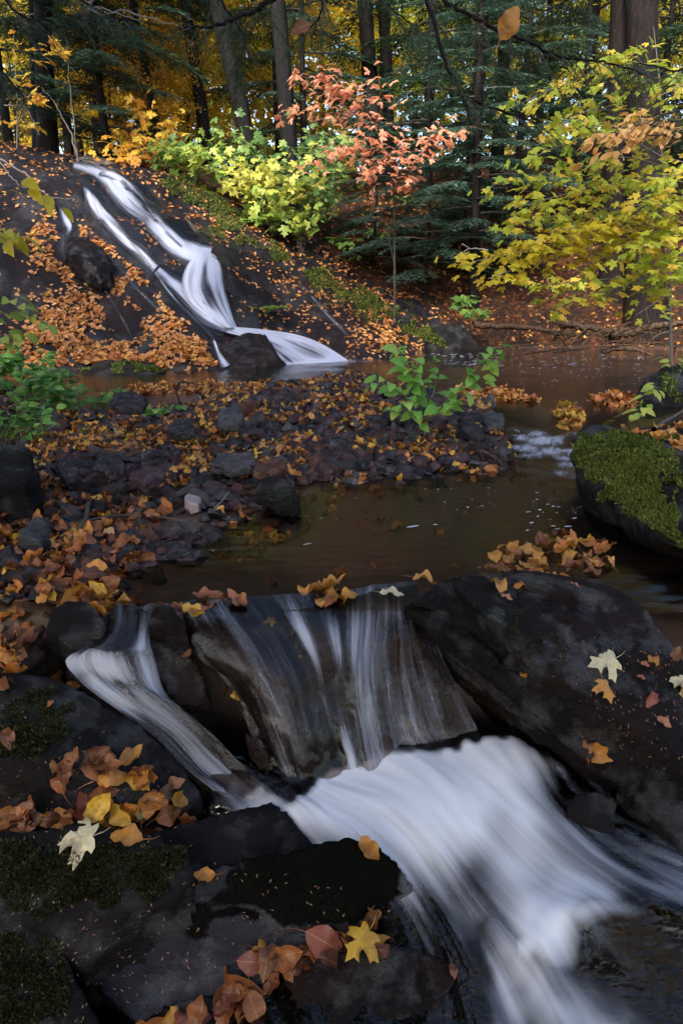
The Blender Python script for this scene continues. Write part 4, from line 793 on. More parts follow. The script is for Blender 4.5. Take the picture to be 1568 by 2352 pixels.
# trees around the viewer, out of the picture: their canopy shades the gorge
OUT = [(-4.6, 2.6, 0, 1.3), (-2.9, -1.2, 1, 1.3),  (-8, 8, 1, 1.2), (0, -6, 0, 1.3), (-1.8, -3.2, 0, .8), (1.9, -4, 1, .8), (-9, 0, 0, 1.3)]
for i, (x, y, ci, sc) in enumerate(OUT):
    tree('hemlock_tree', 'tall hemlock on the bank beside the viewer, outside the picture', x, y, 11*sc, .22, (0, 0), BARK, hc(ci), 1.5, i*2.1, sc, 100+i, group='hemlocks beside the viewer')
for i, (x, y) in enumerate([(-2.5, -4), (-7, -6), (7.5, -4)]):
    tree('maple_tree', 'yellow maple on the bank behind the viewer, outside the picture', x, y, 9, .15, (0, 0), BARK, BC[2*(i % 2)], 1, i*2.1, 1.15, 120+i, group='maples behind the viewer')
# the far wood behind everything
def farwood():
    n = 46000; x = rng.random(n)*110-55; y = 36+rng.random(n)*26; z = 1+rng.random(n)**1.1*24; p = np.c_[x, y, z]; nn = fbm(p, .18, 3, 4)
    nz = rng.normal(size=(n, 3))*.8; nz[:, 2] += .6; X, Yv, Zv = frames(nz, rng.random(n)*2*PI)
    V, F, U = scatter(RHOMB, p, X, Yv, Zv, .75*(.5+rng.random(n))); return mkmesh('far_wood', V, F, M_far, U, {'rnd': np.repeat(np.clip(.5+.45*nn, 0, .999), 4)}, False)
M_far = leafmat('far_foliage', [(0, (.02, .05, .02)), (.42, (.05, .08, .02)), (.5, (.35, .3, .04)), (.75, (.6, .42, .04)), (1, (.6, .35, .04))], .4, .6)
tag(obj('far_wood', farwood()), 'far yellow and green wood that closes the view behind the trees', kind='stuff')
# ------------------------------------------------------------------ saplings, bushes and herbs with leaves of their own
LEAFMESH = {}
def leafmesh(T, mat, nm='leaf'):
    k = (id(T), mat.name)
    if k not in LEAFMESH: LEAFMESH[k] = mkmesh(nm, T[0], T[1], mat, T[2])
    return LEAFMESH[k]
def mat4(p, X, Yv, Zv, s):
    M = Matrix(((X[0]*s, Yv[0]*s, Zv[0]*s, p[0]), (X[1]*s, Yv[1]*s, Zv[1]*s, p[1]), (X[2]*s, Yv[2]*s, Zv[2]*s, p[2]), (0, 0, 0, 1))); return M
def put_leaves(root, L, T, mat, cap=300, nm='leaf'):
    """L: list of (pos, dir, normal, size). The largest in view become parts, the rest one part"""
    if not L: return
    pos = np.array([l[0] for l in L]); d = np.array([l[1] for l in L]); nz = np.array([l[2] for l in L]); s = np.array([l[3] for l in L])
    X = np.cross(d, nz); X /= np.linalg.norm(X, axis=1)[:, None]+1e-9; d = d/np.linalg.norm(d, axis=1)[:, None]; Zv = np.cross(X, d)
    if callable(cap): cap = cap
    order = np.argsort(-s/np.linalg.norm(pos-np.array([0, 0, CZ]), axis=1)); me = leafmesh(T, mat, nm)
    inv = root.matrix_basis.inverted() if root else Matrix()
    for i in order[:cap]:
        o = bpy.data.objects.new(nm, me); COL.objects.link(o); o.parent = root; o.matrix_basis = Matrix.Translation(-root.location) @ mat4(pos[i], X[i], d[i], Zv[i], s[i])
    r = order[cap:]
    if len(r):
        V, F, U = scatter(T, pos[r], X[r], d[r], Zv[r], s[r]); V = V-np.array(root.location)
        tag(obj(nm+'s', mkmesh(nm+'s', V, F, mat, U, {'rnd': np.repeat(rng.random(len(r)), len(T[0]))}, True), root), kind='stuff')
def spray(P, n, size, side=.10, tilt=.45, droop=.15, cam=.35, t0=.1, jit=.03, fwd=.6, tuft=0):
    """leaves set alternately along a twig, roughly level, tipped a little to the light"""
    L = []; Q = catmull(P, 60); 
    for i in range(n):
        t = t0+(1-t0)*(i+rng.random()*.7)/n; k = min(58, int(t*59)); b = Q[k]; d = Q[k+1]-Q[k]; d = d/(np.linalg.norm(d)+1e-9)
        sd = np.cross(d, [0, 0, 1]); sd /= np.linalg.norm(sd)+1e-9; s = 1 if i % 2 else -1
        dd = d*fwd+sd*s*(.6+.5*rng.random())+np.array([0, 0, -droop-.25*rng.random()])+rng.normal(size=3)*.15
        nz = np.array([0, -cam, 1.])+rng.normal(size=3)*tilt; p = b+sd*s*side*rng.random()+rng.normal(size=3)*jit
        L.append((p, dd, nz, size*(.65+.6*rng.random())))
    return L
def P_(lst): return [aty(*p) for p in lst]
def woody(root, paths, mat, r0=.01, r1=.003, nm='branch', n=5):
    for k, P in enumerate(paths):
        Q = catmull(P, 14); V, F = tube(Q, np.linspace(r0 if np.isscalar(r0) else r0[k], r1, 14), n); obj(nm if k else 'trunk', mkmesh(nm, V-np.array(root.location), F, mat), root)
MAPLE2 = maple(.25); MAPLE_A = T_(MAPLE[0]*[.95, 1, 1], MAPLE[1]); BRO = oval(.1, .05, .36, 4)

# coral maple
st = P_([(908, 655, 12.2), (906, 600, 12.1), (905, 520, 12), (906, 455, 11.9), (905, 420, 11.8), (890, 350, 11.7), (868, 280, 11.5), (850, 215, 11.4)])
base = drop(st[0][0], st[0][1], 9, ('ground',))[0]; r_ = tag(empty('maple_tree', base), 'slender young maple with coral orange leaves above the dark bank', 'tree')
bw = [(P_([(905, 605, 12.1), (885, 520, 12), (850, 420, 11.9), (835, 370, 11.8), (800, 330, 11.6), (740, 375, 11.4), (695, 378, 11.3)]), 34),
      (P_([(868, 300, 11.5), (800, 268, 11.4), (720, 255, 11.3), (636, 258, 11.1)]), 34), (P_([(850, 300, 11.6), (790, 235, 11.4), (730, 190, 11.3), (672, 168, 11.2)]), 36),
      (P_([(868, 280, 11.5), (810, 225, 11.2), (770, 180, 11.1), (738, 162, 11.)]), 34), (P_([(905, 430, 11.8), (950, 380, 11.6), (1005, 320, 11.4), (1068, 298, 11.2)]), 40),
      (P_([(890, 350, 11.7), (930, 330, 11.5), (980, 305, 11.2), (1030, 292, 11.)]), 26), (P_([(868, 300, 11.5), (880, 240, 11.3), (872, 200, 11.2), (868, 172, 11.2)]), 16),
      (P_([(900, 400, 11.7), (860, 370, 11.4), (800, 345, 11.2), (770, 330, 11.1)]), 30), (P_([(905, 430, 11.8), (900, 370, 11.5), (930, 350, 11.2), (955, 345, 11)]), 30),
      (P_([(885, 330, 11.5), (850, 260, 11.1), (800, 215, 11), (770, 210, 10.9)]), 34), (P_([(905, 440, 11.8), (890, 400, 11.3), (870, 380, 11.1), (840, 372, 11)]), 26), (P_([(905, 450, 11.8), (915, 420, 11.4), (935, 405, 11.2)]), 10),
      (P_([(880, 320, 11.5), (850, 320, 11.2), (850, 300, 11.), (880, 290, 10.9)]), 22)]
st[0] = base; woody(r_, [st]+[b[0] for b in bw], TWIG, [.022]+[.009]*len(bw))
L = []
for P, n in bw: L += spray(P, int(n*1.2), .108, .24, .4, .3, .55, .2, .07)
put_leaves(r_, L, MAPLE2, RED)
# big yellow green maple on the right bank
yst = P_([(1560, 780, 7.6), (1535, 600, 7.5), (1527, 480, 7.5), (1520, 360, 7.4), (1515, 200, 7.4), (1500, 60, 7.3)])
yb = drop(yst[0][0], yst[0][1], 5, ('ground',))[0]; yst[0] = yb; r_ = tag(empty('maple_tree', yb), 'young maple with tiers of yellow and lime leaves reaching over the pool from the right', 'tree')
bw = [([(1535, 600, 7.5), (1420, 560, 7.2), (1200, 575, 7), (1048, 612, 6.8)], 70, 1), ([(1535, 590, 7.5), (1430, 590, 7), (1250, 600, 6.8), (1120, 640, 6.6)], 46, 1), ([(1527, 520, 7.5), (1400, 520, 7), (1290, 555, 6.7), (1180, 580, 6.5)], 66, 1),
      ([(1527, 500, 7.5), (1420, 480, 7.2), (1300, 490, 7), (1150, 528, 6.8)], 52, 0), ([(1520, 380, 7.4), (1420, 360, 7.2), (1280, 400, 7), (1130, 425, 6.9)], 44, 0), ([(1520, 400, 7.4), (1430, 420, 7), (1320, 440, 6.8), (1180, 478, 6.6)], 56, 0),
      ([(1515, 230, 7.4), (1430, 150, 7.3), (1300, 190, 7.1), (1165, 250, 6.9)], 46, 0), ([(1515, 230, 7.4), (1470, 140, 7.1), (1420, 130, 6.9), (1360, 170, 6.8)], 34, 0), ([(1520, 340, 7.4), (1430, 260, 7.2), (1330, 260, 7), (1245, 330, 6.9)], 40, 0),
      ([(1520, 360, 7.4), (1400, 300, 7), (1300, 330, 6.8), (1200, 370, 6.7)], 28, 0), ([(1535, 600, 7.5), (1500, 640, 7), (1400, 640, 6.7), (1240, 655, 6.5)], 30, 0), ([(1535, 620, 7.5), (1450, 650, 6.8), (1350, 680, 6.6), (1275, 705, 6.5)], 20, 0),
      ([(1535, 620, 7.5), (1540, 660, 6.9), (1510, 690, 6.6), (1462, 722, 6.4)], 16, 0), ([(1527, 500, 7.5), (1560, 520, 6.8), (1520, 560, 6.5), (1440, 570, 6.3)], 52, 0), ([(1527, 450, 7.5), (1570, 440, 6.9), (1540, 470, 6.6), (1440, 470, 6.4)], 48, 0),
      ([(1520, 360, 7.4), (1590, 380, 6.9), (1560, 400, 6.6), (1480, 410, 6.4)], 28, 0), ([(1515, 200, 7.4), (1580, 170, 7.), (1560, 200, 6.8), (1480, 230, 6.6)], 26, 0), ([(1535, 600, 7.5), (1590, 600, 6.8), (1560, 610, 6.5), (1500, 620, 6.3)], 30, 0), ([(1527, 500, 7.5), (1480, 530, 7), (1380, 520, 6.8), (1260, 530, 6.5)], 46, 1)]
paths = [yst]+[P_(b[0]) for b in bw]; woody(r_, paths, TWIGG, [.02]+[.008]*len(bw))
LY1 = leafmat('lemon_leaves', [(0, (.62, .46, .02)), (.5, (.70, .56, .03)), (.8, (.58, .56, .05)), (1, (.68, .44, .04))], .45, .45)
L1 = []; L0 = []
for (q, n, k), P in zip(bw, paths[1:]): (L1 if k else L0).extend(spray(P, int(n*1.9), .09, .22, .35, .2, .5, .12, .06))
put_leaves(r_, L0, MAPLE, YG, 190); put_leaves(r_, L1, MAPLE_A, LY1, 110)
# pale orange beech bough in front of the wide trunks
r_ = tag(empty('beech_sapling', yb+np.array([.35, .1, 0])), 'pale orange leafed bough in front of the wide trunks at the right edge', 'tree')
pe = [P_([(1640, 790, 6.9), (1640, 500, 6.9), (1620, 330, 6.9), (1560, 285, 6.8)]), P_([(1620, 320, 6.9), (1520, 290, 6.7), (1440, 290, 6.5), (1370, 325, 6.3)]), P_([(1600, 310, 6.9), (1500, 310, 6.6), (1430, 320, 6.4), (1390, 350, 6.3)]), P_([(1590, 290, 6.9), (1500, 270, 6.7), (1450, 265, 6.6)])]
woody(r_, pe, TWIG, .008); L = []
for P, n in zip(pe[1:], (48, 30, 22)): L += spray(P, int(n*1.4), .105, .16, .5, .3, .6, .1, .05)
PEACH = leafmat('peach_leaves', [(0, (.62, .30, .08)), (.5, (.72, .42, .16)), (.85, (.70, .48, .2)), (1, (.45, .2, .06))], .4, .5)
put_leaves(r_, L, OVAL, PEACH)
# bushes above the waterfall
BUSH = [('lime green bush at the crest left of the spotted leaning trunk', 440, 370, 13.6, .55, 50, 0), ('green leafy bush under the spotted leaning trunk', 540, 345, 14.2, .65, 60, 1), ('green bush left of the straight dark trunk', 620, 370, 14, .6, 55, 1),
        ('pale lime bush in the middle of the green thicket', 575, 410, 13.3, .5, 60, 2), ('yellow green bush at the lower edge of the thicket', 655, 420, 13.2, .55, 60, 2), ('green bush right of the straight dark trunk', 735, 360, 14.2, .55, 50, 1), ('dark green bush below the coral maple on the left', 715, 430, 13.6, .5, 40, 1),
        ('bright green bush spilling down beside the mossy slope', 625, 470, 12.9, .4, 40, 0), ('small green bush at the left end of the thicket', 385, 350, 14, .4, 30, 1), ('lime leaves low on the mossy slope', 690, 500, 12.9, .3, 22, 0), ('green bush behind the thicket by the coral maple', 790, 340, 15, .5, 36, 1),
        ('orange yellow shrub at the crest right of the waterfall top', 310, 370, 14.3, .6, 55, 3), ('yellow shrub behind the lime bush at the crest', 345, 300, 15, .6, 50, 3)]
GB = [leafmat('lime_bush_leaves', [(0, (.18, .30, .05)), (.5, (.30, .40, .07)), (1, (.46, .48, .08))], .42, .45), leafmat('green_bush_leaves', [(0, (.06, .14, .035)), (.5, (.12, .22, .05)), (1, (.24, .32, .07))], .42, .45), leafmat('pale_bush_leaves', [(0, (.36, .42, .06)), (.5, (.5, .5, .09)), (1, (.62, .54, .14))], .42, .45), O_]
for i, (lb, u, v, y, R, n, k) in enumerate(BUSH):
    c = aty(u, v, y); g_ = drop(c[0], c[1], 12, ('ground',))[0]; root = tag(empty('bush', g_), lb, 'bush', 'bushes above the waterfall'); L = []; paths = []
    for q in range(7):
        az = q*2*PI/7+i; tip = c+np.array([math.cos(az)*R*(.6+.5*rng.random()), math.sin(az)*R*.7, (rng.random()-.3)*R*.9]); mid = (g_+tip)/2+np.array([0, 0, .25*R]); P = [g_+rng.normal(size=3)*.04, mid, tip]
        paths.append(P); L += spray(P, n//7+1, .165, .16, .4, .2, .75, .35, .07)
    L += [(c+rng.normal(size=3)*R*np.array([.6, .45, .42]), rng.normal(size=3)+[0, -.3, -.3], np.array([0, -.7, 1])+rng.normal(size=3)*.4, .15*(.6+.6*rng.random())) for _ in range(int(n*1.0))]
    for j, P in enumerate(paths):
        Q = catmull(P, 8); V, F = tube(Q, np.linspace(.009, .003, 8), 4); obj('stem', mkmesh('stem', V-np.array(root.location), F, TWIG), root)
    put_leaves(root, L, MAPLE, GB[k], 110)
for i, (lb, u, v, n) in enumerate([('dark green low bush on the far bank under the coral maple', 800, 600, 20), ('low green bush between coral maple stem and thin straight trunk', 1010, 560, 18), ('green undergrowth at the top of the far bank', 1150, 500, 20), ('small green bush on the bank behind the leaning mossy block', 1080, 640, 14),
        ('green undergrowth behind the yellow maple', 1280, 560, 22), ('dark leafy shrub on the far bank right of the coral maple', 960, 500, 22), ('low green shrub beside the widest trunk', 1450, 600, 18), ('green shrub at the foot of the green thicket', 760, 520, 22), ('low bush on the shaded bank by the young hemlocks', 880, 570, 16)]):
    g_, _ = hit(u, v, ('ground',)); root = tag(empty('bush', g_), lb, 'bush', 'undergrowth on the far bank'); L = []; c = g_+np.array([0, 0, .25])
    for q in range(5):
        tip = g_+np.array([rng.normal()*.4, rng.normal()*.3, .25+.3*rng.random()]); P = [g_, (g_+tip)/2+[0, 0, .08], tip]; Q = catmull(P, 6); V, F = tube(Q, np.linspace(.006, .002, 6), 4); obj('stem', mkmesh('stem', V-np.array(root.location), F, TWIG), root); L += spray(P, n//3, .13, .12, .4, .2, .7, .3, .06)
    put_leaves(root, L, MAPLE, GB[1] if i % 2 else GR, 110)
# low plants: ferns and leafy herbs
FR = leafmat('fern_green', [(0, (.06, .16, .03)), (.5, (.13, .26, .04)), (1, (.26, .34, .06))], .4, .5)
def fern(label, u, v, n, L, only=('ground',), y=None):
    p, _ = hit(u, v, only) if y is None else (aty(u, v, y), None)
    if p is None: return
    root = tag(empty('fern', p), label, 'fern', 'ferns on the mossy slope')
    for k in range(n):
        az = k*2*PI/n+rng.random(); d = np.array([math.cos(az), math.sin(az), 0]); t = np.linspace(0, 1, 12); P = d*(t*L)[:, None]+np.array([0, 0, 1])*(t*.75-t**2*.6)[:, None]*L
        a = Acc(); a.tube(P, .003, 3); sd = np.array([-d[1], d[0], 0]); w = L*.3*np.sin(np.clip(t*1.05, 0, 1)*PI)**.8
        q = np.repeat(P[1:], 2, 0); s = np.tile([1, -1], 11); dr = sd[None]*s[:, None]+d*.45+[0, 0, -.2]; dr /= np.linalg.norm(dr, axis=1)[:, None]; X, Yv, Zv = frames(np.tile([0, 0, 1.], (22, 1))+rng.normal(size=(22, 3))*.1, None, dr)
        V, F, U = scatter(RHOMB, q, X, Yv, Zv, np.repeat(w[1:], 2)); a.add(V, F, rng.random(), U); obj('frond', a.mesh('frond', FR), root)
for lb, u, v in [('small fern low in the green thicket', 600, 520), ('fern on the mossy slope below the pale lime bush', 560, 500), ('pale fern where the mossy slope meets the leaf bank', 640, 545), ('fern beside the lime leaves on the slope', 720, 520), ('fern in the shade left of the coral maple stem', 770, 560), ('fern on the dark bank right of the coral maple stem', 960, 590),
                ('fern on the wet rock right of the white veil', 610, 720), ('small fern on the bank under the yellow maple', 1180, 600), ('fern on the leafy bank behind the thin straight trunk', 1060, 540)]: fern(lb, u, v, 7, .42)
# herbs on the bank left, jewelweed like, with grass
HERB = leafmat('herb_leaves', [(0, (.05, .17, .03)), (.5, (.10, .28, .05)), (1, (.22, .38, .07))], .4, .4)
HL = oval(.25, .08, .34, 3)
def herb(label, x, y, h, R, nst, nl, size, mat=HERB, T=HL, group='green plants on the left bank', nm='plant', cat='plant', z=None, cap=300):
    g_ = drop(x, y, 5, ('ground', 'stones'))[0]
    if z is not None: g_[2] = z
    root = tag(empty(nm, g_), label, cat, group); L = []
    for k in range(nst):
        az = rng.random()*2*PI; tip = g_+np.array([math.cos(az)*R, math.sin(az)*R*.8, h*(.6+.5*rng.random())]); P = [g_+rng.normal(size=3)*[.05, .05, 0], (g_*.45+tip*.55)+[0, 0, h*.15], tip]
        Q = catmull(P, 7); V, F = tube(Q, np.linspace(.004, .0015, 7), 4); obj('stem', mkmesh('stem', V-np.array(root.location), F, STEMG), root)
        L += spray(P, nl, size, .03, .35, .1, .35, .3, .02, .7)
    put_leaves(root, L, T, mat, cap)
for i, (lb, u, v, z, h, R, ns, nl, s) in enumerate([('tallest clump of green herbs at the left edge of the bank', -20, 900, .2, .42, .25, 10, 12, .085), ('green herbs at the left edge below the leafy slope', 60, 930, .16, .36, .25, 10, 12, .08), ('green herb clump in the middle of the left bank', 120, 900, .2, .36, .25, 10, 12, .08),
        ('green herbs leaning right over the left pool shore', 190, 915, .15, .3, .25, 9, 10, .085), ('low green herbs nearest the gravel at left', 90, 1000, .1, .22, .2, 8, 8, .065), ('dark green herbs at the left edge above the mossy stone', 10, 990, .12, .3, .2, 8, 10, .07), ('small herb with pale leaves at the right end of the green bank', 235, 905, .14, .2, .18, 6, 8, .09),
        ('young plant spreading flat among stones by the left pool', 370, 935, .10, .1, .16, 6, 6, .10), ('herbs behind the green bank at the foot of the slope', 60, 860, .22, .36, .3, 10, 10, .08)]):
    p = atz(u, v, z); herb(lb, p[0], p[1], h, R, ns, nl, s)
def grass(label, u, v, z, n, h):
    p = drop(*atz(u, v, z)[:2], 4, ('ground',))[0]; root = tag(empty('grass_tuft', p), label, 'grass', 'grass tufts on the left bank'); a = Acc()
    for k in range(n):
        az = rng.random()*2*PI; d = np.array([math.cos(az), math.sin(az), 0]); t = np.linspace(0, 1, 6); H = h*(.5+.7*rng.random()); P = rng.normal(size=3)*[.04, .04, 0]+d*(t**1.7*H*.8)[:, None]+np.array([0, 0, 1])*(t-.45*t**2.5)[:, None]*H
        s = np.cross(d, [0, 0, 1])*.0035*(1-t*.9)[:, None]; V = np.stack([P-s, P+s], 1).reshape(-1, 3); i = np.arange(5)*2; a.add(V, np.stack([i, i+1, i+3, i+2], 1), rng.random())
    tag(obj('blades', a.mesh('blades', FR), root), kind='stuff')
for lb, u, v, n, h in [('grass tuft at the left edge above the mossy stone', 20, 1010, 60, .25), ('grass hanging over the bank right of the green herbs', 110, 960, 60, .25), ('small grass tuft between stones below the herbs', 180, 985, 30, .14), ('thin grass beside the pale stick on the gravel', 262, 1000, 16, .12), ('grass blades at the left edge among the herbs', 40, 940, 50, .25)]: grass(lb, u, v, .08, n, h)
# sapling on the gravel bar
r0 = atz(972, 1000, .08); root = tag(empty('sapling', r0), 'bright green leafy sapling growing on the gravel bar beside the pool', 'sapling'); Ys = r0[1]
pp = [P_([(975, 1000, Ys), (985, 940, Ys-.03), (970, 880, Ys-.05), (930, 830, Ys-.05), (908, 790, Ys)]), P_([(985, 945, Ys), (1030, 920, Ys-.1), (1080, 860, Ys-.15), (1120, 815, Ys-.15), (1150, 800, Ys-.2)]), P_([(980, 950, Ys), (930, 910, Ys-.1), (890, 885, Ys-.2), (855, 870, Ys-.25)]),
      P_([(985, 960, Ys), (1020, 930, Ys-.2), (1040, 900, Ys-.25)]), P_([(975, 900, Ys), (945, 860, Ys-.1), (935, 840, Ys-.12)]), P_([(1060, 885, Ys-.1), (1090, 880, Ys-.15), (1105, 870, Ys-.2)]), P_([(980, 965, Ys), (945, 950, Ys-.2), (915, 935, Ys-.25)]), P_([(983, 930, Ys), (1000, 880, Ys+.1), (985, 830, Ys+.1)])]
woody(root, pp, STEMG, .006, .002); L = []
for P, n in zip(pp, (26, 24, 14, 10, 8, 7, 10, 9)): L += spray(P, n, .115, .03, .5, .25, .6, .25, .02)
SAP = leafmat('sapling_leaves', [(0, (.13, .34, .05)), (.5, (.20, .44, .07)), (1, (.34, .50, .09))], .42, .4)
put_leaves(root, L, oval(.25, .12, .27, 4), SAP)
# sprigs reaching in from the left and others
def sprig(label, paths, n, size, mat, T=MAPLE, tw=TWIG, nm='sapling', cat='sapling', r=.004, cam=.6, g=None):
    P = [P_(p) for p in paths]; root = tag(empty(nm, P[0][0]), label, cat, g); woody(root, P, tw, r, .0015); L = []
    for q in P: L += spray(q, n, size, .04, .45, .3, cam, .35, .025)
    put_leaves(root, L, T, mat)
OVL = oval(.2, .1, .22, 4)
sprig('drooping twigs with long lemon leaves at the left edge before the leafy slope', [[(-140, 700, 5), (-60, 560, 5), (10, 515, 5), (60, 530, 5)], [(-60, 480, 5.), (20, 430, 5), (80, 432, 5), (125, 470, 5)], [(-60, 580, 5), (-10, 545, 5), (30, 560, 5)]], 7, .16, LY1, OVL)
sprig('sprig of green and yellow leaves at the left edge above the herbs', [[(-100, 900, 4.2), (-60, 760, 4.2), (30, 715, 4.2), (120, 745, 4.2)], [(-60, 750, 4.2), (20, 690, 4.3), (90, 720, 4.3)], [(-60, 800, 4.2), (10, 770, 4.2), (70, 790, 4.2)]], 9, .10, GB[0], OVAL)
sprig('small maple sprig with level golden leaves before the thick left trunk', [[(60, 300, 12), (60, 200, 12), (90, 110, 12), (140, 95, 12)], [(60, 250, 12), (40, 225, 12), (110, 235, 12)], [(70, 140, 12), (110, 130, 12), (150, 110, 12)], [(60, 300, 12), (30, 280, 12), (85, 285, 12)]], 9, .15, O_)
sprig('thin bare shrub with a few yellow leaves at far left before the trunks', [[(38, 365, 11.5), (40, 250, 11.5), (35, 150, 11.5), (30, 60, 11.5)], [(40, 280, 11.5), (75, 210, 11.5), (100, 235, 11.5)]], 6, .13, O_, tw=TWIGG, r=.012)
sprig('leaf sprig hanging by the water on the far bank with dark green leaves', [[(1095, 690, 11.8), (1080, 680, 11.7), (1050, 690, 11.6)], [(1095, 690, 11.8), (1110, 710, 11.6), (1060, 715, 11.5)]], 9, .18, GR)
sprig('low sprig of yellowing leaves under the yellow maple', [[(1260, 690, 10), (1230, 650, 9.9), (1180, 640, 9.8)], [(1260, 690, 10), (1290, 655, 9.8), (1330, 650, 9.7)]], 12, .14, YG)
sprig('small light green sprig at the right pool outlet', [[(1480, 960, 5.2), (1470, 930, 5.1), (1410, 960, 5.0)], [(1480, 960, 5.2), (1460, 940, 5.1), (1480, 945, 5.0)]], 6, .10, GB[0], OVL, STEMG)
sprig('green plant on the mossy rock at the right edge', [[(1540, 900, 5.6), (1545, 850, 5.6), (1530, 815, 5.5)], [(1545, 890, 5.6), (1570, 840, 5.6), (1590, 820, 5.6)], [(1530, 900, 5.6), (1510, 890, 5.5), (1480, 900, 5.4)]], 8, .10, GB[0], OVL, STEMG)
# bare twigs
def twig(label, paths, r, mat=TWIG, cat='twig', nm='twig', g=None):
    P = [np.array(p) for p in paths]; root = tag(empty(nm, P[0][0]), label, cat, g)
    for k, p in enumerate(P):
        Q = catmull(p, 24); Q[1:-1] += rng.normal(size=(22, 3))*r*.5; V, F = tube(Q, np.linspace(r, r*.3, 24)*(1 if k == 0 else .6), 5); obj('stem' if k == 0 else 'side_twig', mkmesh('stem', V-np.array(root.location), F, mat), root)
twig('bare pale sapling bowed over the slope at upper left', [P_([(0, 365, 9.5), (60, 400, 9.3), (110, 450, 9.2), (170, 455, 9.2)]), P_([(0, 370, 9.5), (40, 420, 9.4), (95, 440, 9.3)]), P_([(10, 240, 9.5), (60, 250, 9.4), (90, 310, 9.3)])], .012, TWIGG)
twig('thin curved bare stem in front of the dark hemlock at left', [P_([(180, 370, 11.8), (160, 300, 11.8), (120, 230, 11.7), (95, 200, 11.6)]), P_([(178, 365, 12), (160, 200, 12), (152, 90, 12)])], .014, TWIGG)
twig('pale bare branch crossing the top left corner', [P_([(330, -80, 4.5), (200, 15, 4.4), (300, 30, 4.3), (410, 60, 4.2)]), P_([(180, 0, 4.4), (250, 25, 4.3), (330, 50, 4.2)])], .010, TWIGG, 'branch')
twig('pale dead twig on the bank in front of the thin straight trunk', [P_([(1120, 575, 11.5), (1080, 570, 11.4), (1055, 590, 11.3)]), P_([(1060, 560, 11.4), (1080, 572, 11.4)])], .014, TWIGG)

# ------------------------------------------------------------------ near hemlock boughs that hang into the top of the picture
def bough(root, P, r0, n, Ltw, tw, mat, seed, droop=.5, nlen=.018, t0=.15):
    r = np.random.default_rng(seed); Q = catmull(P, 60); Q[1:-1] += r.normal(size=(58, 3))*r0*.18; V, F = tube(Q, np.linspace(r0, r0*.25, 60), 7); br = obj('branch', mkmesh('branch', V-np.array(root.location), F, BARK), root)
    B = Acc(); pos = []; dr = []; nz = []; sz = []
    for k in range(n):
        t = t0+(1-t0)*(k+r.random())/n; i = min(58, int(t*59)); b = Q[i]; d = Q[i+1]-Q[i]; d /= np.linalg.norm(d); s = 1 if k % 2 else -1; sd = np.cross(d, [0, 0, 1]); sd /= np.linalg.norm(sd)
        L = Ltw*(.5+.8*r.random())*(1.15-.5*t); dd = d*(.5+.3*r.random())+sd*s*(.5+.5*r.random())+np.array([0, 0, -droop*(.3+r.random())]); dd /= np.linalg.norm(dd)
        tt = np.linspace(0, 1, 9); W = b+dd*(tt*L)[:, None]+np.array([0, 0, -1])*(tt**2*L*.28)[:, None]; B.tube(W, np.linspace(.0022, .0008, 9), 4)
        subs = [W]
        for j in range(2, 9):
            e = np.cross(dd, [0, 0, 1]); e /= np.linalg.norm(e)+1e-9; l3 = L*.42*(1.1-tt[j])*(.6+.6*r.random()); s3 = 1 if j % 2 else -1; d3 = dd*.7+e*s3*.8+np.array([0, 0, -.2-.2*r.random()]); d3 /= np.linalg.norm(d3); w3 = W[j]+d3*(np.linspace(0, 1, 5)*l3)[:, None]; B.tube(w3, .0008, 3); subs.append(w3)
        for w in subs:
            ll = np.linalg.norm(w[-1]-w[0]); m = max(3, int(ll/.0042)); uu = (np.arange(m)+.5)/m; c = catmull(w, 20)[(uu*19).astype(int)]+ (w[-1]-w[0])*((uu*19) % 1)[:, None]/19; dw = (w[-1]-w[0])/ll; e = np.cross(dw, [0, 0, 1]); e /= np.linalg.norm(e)+1e-9
            sg = np.where(np.arange(m) % 2, 1., -1.)[:, None]; f = dw*.5+e*sg+r.normal(size=(m, 3))*.18; f /= np.linalg.norm(f, axis=1)[:, None]; pos.append(c); dr.append(f); nz.append(np.tile([0, 0, 1.], (m, 1))+r.normal(size=(m, 3))*.3); sz.append(nlen*(.7+.5*r.random(m)))
    pos = np.vstack(pos); dr = np.vstack(dr); nz = np.vstack(nz); sz = np.concatenate(sz); X = np.cross(dr, nz); X /= np.linalg.norm(X, axis=1)[:, None]; Zv = np.cross(X, dr)
    V, F, U = scatter(NEED, pos, X, dr, Zv, np.c_[sz*.42, sz, sz]); tag(obj('needles', mkmesh('needles', V-np.array(root.location), F, mat, U, {'rnd': np.repeat(r.random(len(pos)), 4)}, False), br), kind='stuff'); tag(obj('twigs', B.mesh('twigs', TWIG), br), kind='stuff').location = -np.array(root.location)
NGN = leafmat('near_needles', [(0, (.03, .075, .022)), (.5, (.05, .125, .03)), (1, (.09, .18, .04))], .3, .45)
NG2 = leafmat('near_teal_needles', [(0, (.03, .09, .06)), (.5, (.05, .13, .085)), (1, (.08, .19, .12))], .3, .45)
g_ = np.array([2.75, 3.7, terr([2.75], [3.7])[0]]); root = tag(empty('hemlock_tree', g_), 'hemlock whose green boughs hang into the top right and centre of the picture', 'tree'); obj('trunk', trunkmesh(9, .16, (0, 0), .05, 14, BARK, 77), root)
T0 = [2.75, 3.7, 0]
def fromtrunk(z, *pts): return [[T0[0], T0[1], z]]+[aty(*p) for p in pts]
bough(root, fromtrunk(3.4, (1300, -260, 3.3), (1000, -80, 3.2), (1000, 60, 3.1), (1035, 170, 3.0), (1080, 225, 3.0), (1170, 260, 3.0), (1240, 285, 3.0)), .012, 30, .20, 0, NGN, 1, .5, .018, .33)
